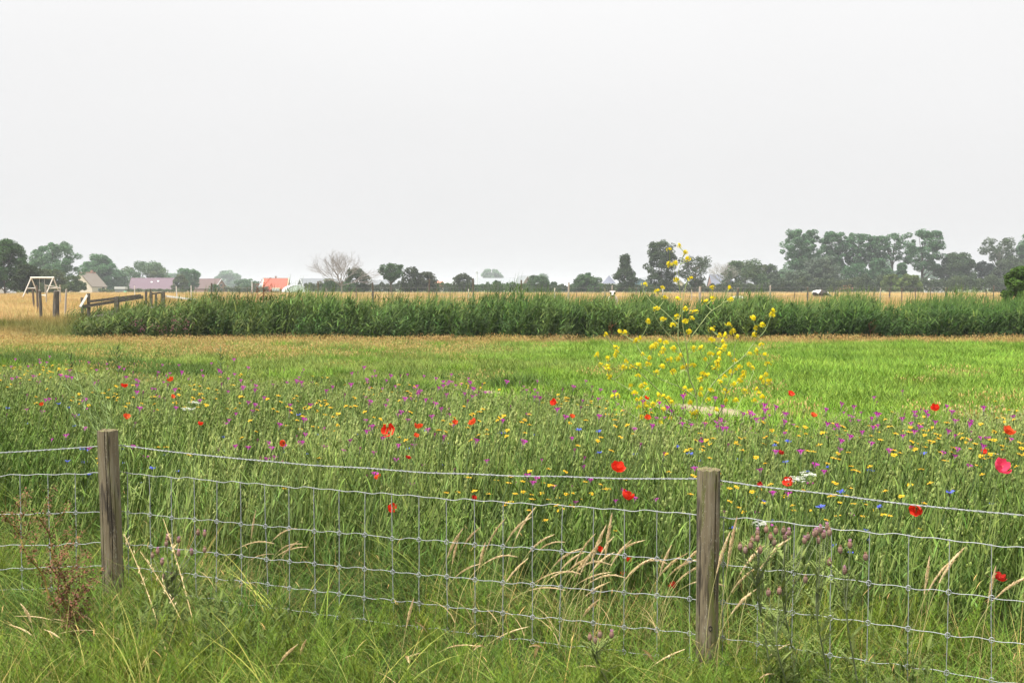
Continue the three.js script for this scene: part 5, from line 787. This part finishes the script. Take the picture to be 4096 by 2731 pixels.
// ---------------------------------------------------------------- old posts, swing frame, footbridge, far fences
const oldWood = (() => { const t = noiseTex(128, 256, (u, v) => { const n = noise3.noise(u * 22, v * 4, 1) + 0.5 * noise3.noise(u * 50, v * 9, 2), l = noise3.noise(u * 6, v * 12, 5); let c = mixc([0.43, 0.41, 0.38], [0.27, 0.25, 0.22], clamp(0.5 + n)); return mixc(c, [0.62, 0.42, 0.2], clamp(l * 2.4 - 0.75)); }); return new THREE.MeshStandardMaterial({ map: t, roughness: 0.95 }); })();
const darkWood = std([0.12, 0.095, 0.075], 0.95), weathered = std([0.36, 0.32, 0.27], 0.9), paleWood = std([0.58, 0.55, 0.5], 0.8);
function woodPost(w, h, seed, m = oldWood) { const g = new THREE.CylinderGeometry(w * 0.46, w * 0.54, h, 10, 8), p = g.attributes.position; for (let k = 0; k < p.count; k++) { const n = 1 + 0.12 * noise3.noise(p.getX(k) * 9 + seed, p.getY(k) * 2, p.getZ(k) * 9); p.setX(k, p.getX(k) * n + 0.02 * noise3.noise(seed, p.getY(k), 1)); p.setZ(k, p.getZ(k) * n); if (p.getY(k) > h / 2 - 0.01) p.setY(k, p.getY(k) + 0.05 * noise3.noise(p.getX(k) * 8, seed, p.getZ(k) * 8)); } g.computeVertexNormals(); g.translate(0, h / 2, 0); return g; }
{
  let s = 1; for (const [px, pyTop, d, w, l, m, tilt] of [[41, 290, 43, 0.12, 'thin weathered post leaning slightly in the dry grass on the left', oldWood, 0.03], [54.5, 290.5, 42.5, 0.24, 'thick crooked old post with orange lichen on the left', oldWood, -0.05], [64, 288.5, 45, 0.08, 'slim grey stick post right of the thick lichen post', weathered, -0.06], [37.5, 285, 52, 0.09, 'dark slim post left of the thick lichen post', darkWood, 0.02], [34, 288, 56, 0.1, 'brown short post furthest left in the dry grass', darkWood, 0.04]]) {
    const p = at(px, pyTop, d), g = groundY(p.x, d), o = mk('old_post', woodPost(w, p.y - g + 0.2, s++ * 3.1, m), m); o.position.set(p.x, g - 0.2, -d); o.rotation.z = tilt; tag(o, l, 'post', 'old posts in the dry grass');
  }
  // white timber swing frame
  const d = 120, A = at(42, 291, d), t = thing('swing_frame', 'white timber swing frame standing in the dry field', 'swing frame', [A.x, groundY(0, d), -d]), k = d / FOCAL, y = py => at(42, py, d).y - groundY(0, d), bar = (n, x0, y0, z0, x1, y1, z1, r = 0.06) => { const b = new Build(); b.tube([V(x0, y0, z0), V(x1, y1, z1)], r, 4, [1, 1, 1], true); mk(n, b.geo(), paleWood, t); };
  const top = y(277.3); bar('top_beam', -1.25, top, 0, 1.35, top, 0, 0.09);
  for (const [x, sx] of [[-1.15, -1], [1.25, 1]]) { bar('leg', x, top, 0, x - 0.72, 0, 1.0); bar('leg', x, top, 0, x + 0.55, 0, -1.0); bar('cross_bar', x - 0.36, top * 0.55, 0.48, x + 0.28, top * 0.55, -0.48, 0.06); }
  for (const x of [-0.25, 0.3]) bar('rope', x, top, 0, x, top * 0.25, 0, 0.012); bar('swing_seat', -0.28, top * 0.25, 0, 0.33, top * 0.25, 0, 0.05);
  { const p = at(53, 285, 70), o = thing('pole_gate', 'thin bare rail tied between posts below the swing frame', 'rail', [p.x, groundY(0, 70), -70]), b = new Build(), q = (px, py) => at(px, py, 70).sub(o.position); b.tube([q(45, 285), q(53, 286.2), q(61, 288)], 0.035, 5, [1, 1, 1]); mk('rail', b.geo(true), weathered, o); for (const px of [46, 60]) { const b2 = new Build(), e = q(px, 285); b2.tube([V(e.x, 0, 0), V(e.x, e.y + 0.05, 0)], 0.035, 5, [1, 1, 1]); mk('upright', b2.geo(true), weathered, o); } }
}
{ // old plank footbridge over the ditch with leaning rails
  const d0 = 40, B = at(120, 320, d0), t = thing('footbridge', 'weathered wooden footbridge with sloping handrails at the left end of the reeds', 'footbridge', [B.x, 0, -d0]);
  const L = (px, py, d) => at(px, py, d).sub(t.position), plank = (name, a, b, h, w, m = oldWood) => { const len = a.distanceTo(b), g = new THREE.BoxGeometry(len, h, w, 8, 1, 1), o = mk(name, g, m, t); o.position.copy(a).lerp(b, 0.5); o.quaternion.setFromUnitVectors(V(1, 0, 0), b.clone().sub(a).normalize()); };
  plank('handrail', L(84, 306, 39.2), L(143, 296.6, 40.6), 0.11, 0.05); plank('handrail', L(90, 301, 41.2), L(141, 295, 42.2), 0.1, 0.05); plank('handrail', L(166, 295.7, 42.4), L(196, 299.3, 41.8), 0.06, 0.05, paleWood);
  plank('brace', L(80, 306.5, 39), L(87.5, 294, 39.4), 0.07, 0.05, paleWood); plank('handrail', L(150, 293.8, 42), L(164.5, 292, 42.4), 0.06, 0.05);
  for (const [px, top, low, d, w] of [[88.5, 293, 310, 39.4, 0.09], [116.5, 296.3, 309.5, 39.9, 0.13], [117.5, 296, 309, 41.8, 0.09], [151, 292, 300, 42, 0.09], [156, 293, 300, 42.1, 0.07], [163, 291.5, 299, 42.3, 0.12], [146, 290, 298, 42.6, 0.07], [150.5, 289, 298, 42.8, 0.06], [82, 297, 305, 41.4, 0.08], [194.5, 299, 303, 41.8, 0.09]]) { const a = L(px, low, d), b = L(px, top, d); plank('rail_post', V(a.x, -0.2, a.z), b, w, w); }
  const n = 16; for (let k = 0; k < n; k++) { const u = k / (n - 1), a = L(lerp(92, 160, u), lerp(317, 307, u), lerp(39.3, 41.4, u)), b = L(lerp(100, 164, u), lerp(312, 305, u), lerp(41.4, 42.6, u)); plank('deck_plank', a, b, 0.04, 0.17); }
}
{ // wire fences in the hay field: posts and strands
  function farFence(label, posts, rows, wireR) { const d0 = posts[0][2], p0 = at(posts[0][0], 292, d0), t = thing('field_fence', label, 'fence', [p0.x, groundY(p0.x, d0), -d0]), tops = []; let k = 0; for (const [px, py, d, w, kind] of posts) { const p = at(px, py, d), g = groundY(p.x, d), h = p.y - g; const o = mk('post', woodPost(w * 0.72, h + 0.2, ++k * 1.7, [oldWood, darkWood, weathered, paleWood][kind]), [oldWood, darkWood, weathered, paleWood][kind], t); o.position.set(p.x - t.position.x, g - 0.2 - t.position.y, -d - t.position.z); o.rotation.z = U(-0.04, 0.04); tops.push([o.position, h]); }
    for (const r of rows) { const b = new Build(), pts = []; tops.forEach(([q, h], i) => { pts.push(V(q.x, q.y + 0.2 + r + 0.02 * Math.sin(i * 3 + r), q.z + 0.06)); }); b.tube(pts, wireR, 3, [1, 1, 1]); mk('line_wire', b.geo(), std([0.3, 0.3, 0.3], 0.6, { metalness: 0.3 }), t); } }
  farFence('wire fence with rough wooden posts crossing the hay field behind the reeds', [[211, 283, 58, 0.11, 0], [264, 287, 60, 0.08, 1], [318, 281, 60, 0.12, 1], [373, 282.5, 60, 0.15, 0], [428, 279, 62, 0.1, 1], [474, 278, 62, 0.16, 0], [520, 280, 63, 0.14, 1], [568, 282, 64, 0.15, 2], [612, 285, 65, 0.1, 2], [655, 286, 66, 0.09, 1], [700, 286, 66, 0.22, 2], [737, 288, 67, 0.2, 0], [770, 285, 67, 0.13, 2], [808, 287, 68, 0.14, 0], [847, 289, 68, 0.1, 1], [880, 288, 68, 0.09, 2], [902, 288, 68, 0.09, 1], [916, 288, 68, 0.08, 0], [946, 287, 69, 0.19, 0], [962, 287, 69, 0.09, 1], [994, 285.5, 69, 0.1, 1], [1030, 287, 69, 0.1, 1], [1080, 287, 69, 0.1, 1]], [1.1, 0.9, 0.72], 0.0045);
  farFence('second thinner wire fence further back in the hay field', [[135, 285.5, 95, 0.09, 3], [177, 286, 95, 0.13, 3], [191, 285, 95, 0.12, 3], [205, 288, 95, 0.08, 1], [218, 287.5, 95, 0.1, 2], [247, 288, 95, 0.1, 1], [281, 288, 94, 0.07, 1], [300, 288, 94, 0.08, 2], [326, 288, 94, 0.1, 2], [356, 288, 94, 0.11, 1], [392, 288.5, 94, 0.1, 0], [437, 288.5, 93, 0.12, 0], [450, 289, 93, 0.07, 1], [469, 289, 93, 0.12, 3], [487, 289, 93, 0.08, 1], [523, 288.5, 92, 0.12, 2], [534, 289, 92, 0.09, 1], [555, 287.5, 92, 0.14, 3], [577, 290, 91, 0.08, 1], [605, 288, 91, 0.13, 2], [636, 288, 90, 0.1, 1], [663, 288, 90, 0.13, 3], [692, 289, 90, 0.12, 2], [726, 288, 89, 0.09, 1], [749, 289, 89, 0.08, 1], [794, 289, 89, 0.08, 1], [822, 289, 88, 0.1, 1], [836, 288.5, 88, 0.12, 0], [849, 289, 88, 0.1, 1], [874, 289, 88, 0.09, 1], [890, 288, 88, 0.16, 0], [931, 288, 88, 0.09, 1], [953, 289.5, 88, 0.09, 2], [987, 290, 88, 0.09, 1], [1040, 289, 88, 0.1, 1]], [1.45, 1.1, 0.7], 0.005);
  const p = at(252, 282, 200), t = thing('white_pole', 'slim white pole left of the red house', 'pole', [p.x, groundY(0, 200), -200]), b = new Build(); const h = p.y - groundY(0, 200); b.tube([V(0, 0, 0), V(0, h, 0)], [0.12, 0.09], 8, [1, 1, 1], true); mk('shaft', b.geo(true), W.white, t); mk('cap', new THREE.CylinderGeometry(0.13, 0.13, 0.08, 8).translate(0, h + 0.03, 0), W.white, t);
}
// ---------------------------------------------------------------- willowherb and docks in the reeds
for (const [px, py, n, l] of [[139, 316, 9, 'pink flowering willowherb at the left end of the reeds'], [152, 318, 7, 'pink flowering willowherb, second from the left'], [166, 321, 8, 'low pink willowherb in the middle of its clump'], [180, 313, 10, 'tallest pink willowherb at the right of its clump'], [187, 318, 7, 'pink willowherb rightmost of its clump']]) {
  const d = 35.2 + U(-0.15, 0.2), p = at(px, py, d), g = groundY(p.x, d), h = p.y - g, t = thing('willowherb', l, 'wildflower', [p.x, g, -d], 'pink willowherbs in the reeds'), s = new Build(), f = new Build(), c = new Build();
  for (let k = 0; k < n; k++) { const x = U(-0.28, 0.28), z = U(-0.15, 0.15), hh = h * U(0.55, 1), pts = []; for (let q = 0; q <= 6; q++) pts.push(V(x * (0.6 + 0.4 * q / 6), hh * q / 6, z)); s.tube(pts, 0.004, 3, [0.09, 0.12, 0.05]); leafySpray(c, pts, 1, [0.05, 0.09, 0.03], 0.11, 3, false); for (let q = 0; q < 4; q++) { const o = pts[6].clone().add(V(U(-0.05, 0.05), -U(0, 0.22), 0.06 + U(-0.03, 0.03))); for (let e = 0; e < 4; e++) f.blade(o.x, o.y, o.z, e * Math.PI / 2, 0.024, 0.022, 0.9, 0.2, vary([0.6, 0.16, 0.32], 0.15), 2, 0, 1); } }
  mk('stem', s.geo(), M.leaf, t); mk('leaves', c.geo(), M.leaf, t).userData.kind = 'stuff'; mk('blossoms', f.geo(), M.petal, t).userData.kind = 'stuff';
}
dock(257, 284, 259, 330, 41.5, 'rust red dock rising above the reeds left of the red house', [0.26, 0.07, 0.025], [0.2, 0.08, 0.03], 0.035);
dock(264, 282.5, 262, 330, 41.6, 'tallest rust red dock above the reeds, right of its twin', [0.28, 0.075, 0.025], [0.2, 0.08, 0.03], 0.035);
dock(251, 291, 258, 330, 41.4, 'short rust red dock above the reeds at the left of the pair', [0.24, 0.07, 0.025], [0.2, 0.08, 0.03], 0.03);
dock(869, 323, 871, 340, 35.2, 'small rusty dock at the foot of the reeds on the right', [0.3, 0.1, 0.04], [0.25, 0.1, 0.04], 0.02);
dock(609, 326, 610, 340, 35.2, 'small rusty dock at the foot of the reeds near the centre', [0.3, 0.1, 0.04], [0.25, 0.1, 0.04], 0.018);

// ---------------------------------------------------------------- animals: one continuous body each
function body(caps, cell, smooth, paint) {
  const lo = V(1e9, 1e9, 1e9), hi = V(-1e9, -1e9, -1e9); for (const [a, b, ra, rb] of caps) for (const [p, r] of [[a, ra], [b, rb]]) { lo.min(V(p[0] - r, p[1] - r, p[2] - r)); hi.max(V(p[0] + r, p[1] + r, p[2] + r)); }
  const c = lo.clone().add(hi).multiplyScalar(0.5), half = Math.max(hi.x - lo.x, hi.y - lo.y, hi.z - lo.z) / 2 * 1.12, res = Math.ceil(half * 2 / cell), mc = new MarchingCubes(res, std([1, 1, 1]), false, false, 400000); mc.isolation = 0;
  const s2 = res * res; for (let k = 0; k < res; k++) for (let j = 0; j < res; j++) for (let i = 0; i < res; i++) { const x = c.x + half * (i / (res / 2) - 1), y = c.y + half * (j / (res / 2) - 1), z = c.z + half * (k / (res / 2) - 1); let f = 9; for (const [a, b, ra, rb] of caps) { const bx = b[0] - a[0], by = b[1] - a[1], bz = b[2] - a[2], L = bx * bx + by * by + bz * bz + 1e-9, t = clamp(((x - a[0]) * bx + (y - a[1]) * by + (z - a[2]) * bz) / L), d = Math.hypot(x - a[0] - bx * t, y - a[1] - by * t, z - a[2] - bz * t) - lerp(ra, rb, t), h = Math.max(smooth - Math.abs(f - d), 0) / smooth; f = Math.min(f, d) - h * h * smooth * 0.25; } mc.field[k * s2 + j * res + i] = -f; }
  mc.update(); const g = new THREE.BufferGeometry(), n = mc.count, p = new Float32Array(n * 3), cl = new Float32Array(n * 3), no = new Float32Array(n * 3); for (let k = 0; k < n; k++) { const x = c.x + half * mc.positionArray[k * 3], y = c.y + half * mc.positionArray[k * 3 + 1], z = c.z + half * mc.positionArray[k * 3 + 2]; p.set([x, y, z], k * 3); cl.set(paint(x, y, z), k * 3); no.set([mc.normalArray[k * 3], mc.normalArray[k * 3 + 1], mc.normalArray[k * 3 + 2]], k * 3); }
  g.setAttribute('position', new THREE.BufferAttribute(p, 3)); g.setAttribute('color', new THREE.BufferAttribute(cl, 3)); g.setAttribute('normal', new THREE.BufferAttribute(no, 3)); return g;
}
const legs = (h, zf, zb, x, r) => [-x, x].flatMap(s => [[[s, h, zf], [s, h * 0.45, zf - 0.01], r * 1.5, r], [[s, h * 0.45, zf - 0.01], [s, 0.03, zf], r * 0.85, r * 0.8], [[s, h * 1.05, zb], [s, h * 0.62, zb + 0.05], r * 1.9, r * 1.1], [[s, h * 0.62, zb + 0.05], [s, h * 0.4, zb - 0.06], r, r * 0.8], [[s, h * 0.4, zb - 0.06], [s, 0.03, zb - 0.03], r * 0.8, r * 0.8]]);
const calfCaps = [[[0, 0.78, 0.3], [0, 0.76, -0.45], 0.25, 0.24], [[0, 0.66, 0.2], [0, 0.68, -0.2], 0.24, 0.22], [[0, 0.85, 0.4], [0, 1.12, 0.58], 0.17, 0.12], [[0, 1.16, 0.6], [0, 1.02, 0.82], 0.105, 0.065], [[0, 1.17, 0.58], [0, 1.12, 0.66], 0.11, 0.1], [[-0.09, 1.2, 0.57], [-0.17, 1.3, 0.55], 0.03, 0.02], [[0.09, 1.2, 0.57], [0.17, 1.3, 0.55], 0.03, 0.02], [[0, 0.82, -0.66], [0, 0.4, -0.74], 0.025, 0.03], ...legs(0.56, 0.3, -0.5, 0.13, 0.05)];
{
  const d = 58, p = at(613, 300, d), g = body(calfCaps, 0.022, 0.09, (x, y, z) => z > 0.45 && y > 0.98 ? (y < 1.05 && z > 0.72 ? [0.03, 0.025, 0.025] : Math.abs(x) > 0.045 && y > 1.08 && y < 1.19 ? [0.04, 0.03, 0.03] : y > 1.24 ? [0.05, 0.04, 0.04] : [0.7, 0.67, 0.62]) : Math.abs(x) > 0.13 || z < 0 ? [0.62, 0.58, 0.52] : [0.42, 0.33, 0.24]);
  const o = mk('calf', g, M.plain); o.position.set(p.x, groundY(0, d), -d); o.rotation.y = -0.12; tag(o, 'white calf with dark eye patches facing the camera over the reeds', 'calf');
}
{
  const d = 118, p = at(820, 300, d), caps = [[[0, 1.02, 0.55], [0, 1.03, -0.6], 0.36, 0.36], [[0, 0.92, 0.3], [0, 0.88, -0.3], 0.36, 0.38], [[0, 1.05, 0.7], [0, 0.72, 1.15], 0.22, 0.14], [[0, 0.66, 1.2], [0, 0.34, 1.36], 0.13, 0.085], [[-0.1, 0.74, 1.15], [-0.25, 0.72, 1.12], 0.04, 0.03], [[0.1, 0.74, 1.15], [0.25, 0.72, 1.12], 0.04, 0.03], [[0, 1.15, -0.95], [0, 0.45, -1.05], 0.03, 0.04], ...legs(0.75, 0.5, -0.65, 0.2, 0.075)];
  const g = body(caps, 0.035, 0.14, (x, y, z) => noise3.noise(x * 1.6 + 3, y * 1.3, z * 1.5 + 0.4) > -0.14 ? [0.025, 0.022, 0.022] : [0.72, 0.7, 0.67]), o = mk('cow', g, M.plain); o.position.set(p.x, groundY(0, d), -d); o.rotation.y = 1.15; o.scale.setScalar(0.86); tag(o, 'black and white cow grazing, its back showing over the hay at the right', 'cow');
}
{
  const d = 52, caps = [[[0, 0.46, 0.3], [0, 0.46, -0.35], 0.24, 0.25], [[0, 0.55, 0.4], [0, 0.5, 0.62], 0.13, 0.1], [[0, 0.48, 0.64], [0, 0.36, 0.78], 0.09, 0.06], [[-0.08, 0.52, 0.62], [-0.18, 0.5, 0.6], 0.03, 0.02], [[0.08, 0.52, 0.62], [0.18, 0.5, 0.6], 0.03, 0.02], ...legs(0.34, 0.25, -0.3, 0.12, 0.04)], g = body(caps, 0.025, 0.09, () => [0.68, 0.65, 0.58]);
  let k = 0; for (const [px, dd, r, l] of [[850, 47, 1.4, 'white sheep grazing just behind the reeds on the right'], [738, 96, -1.2, 'far white sheep in the hay left of the dense round tree']]) { const p = at(px, 300, dd), o = mk('sheep', g, M.plain); o.position.set(p.x, groundY(0, dd), -dd); o.rotation.y = r; tag(o, l, 'sheep', 'sheep in the hay field'); k++; }
}

scene.traverse(o => { if (o.isMesh) { o.castShadow = true; o.receiveShadow = true; } });
renderer.render(scene, camera);
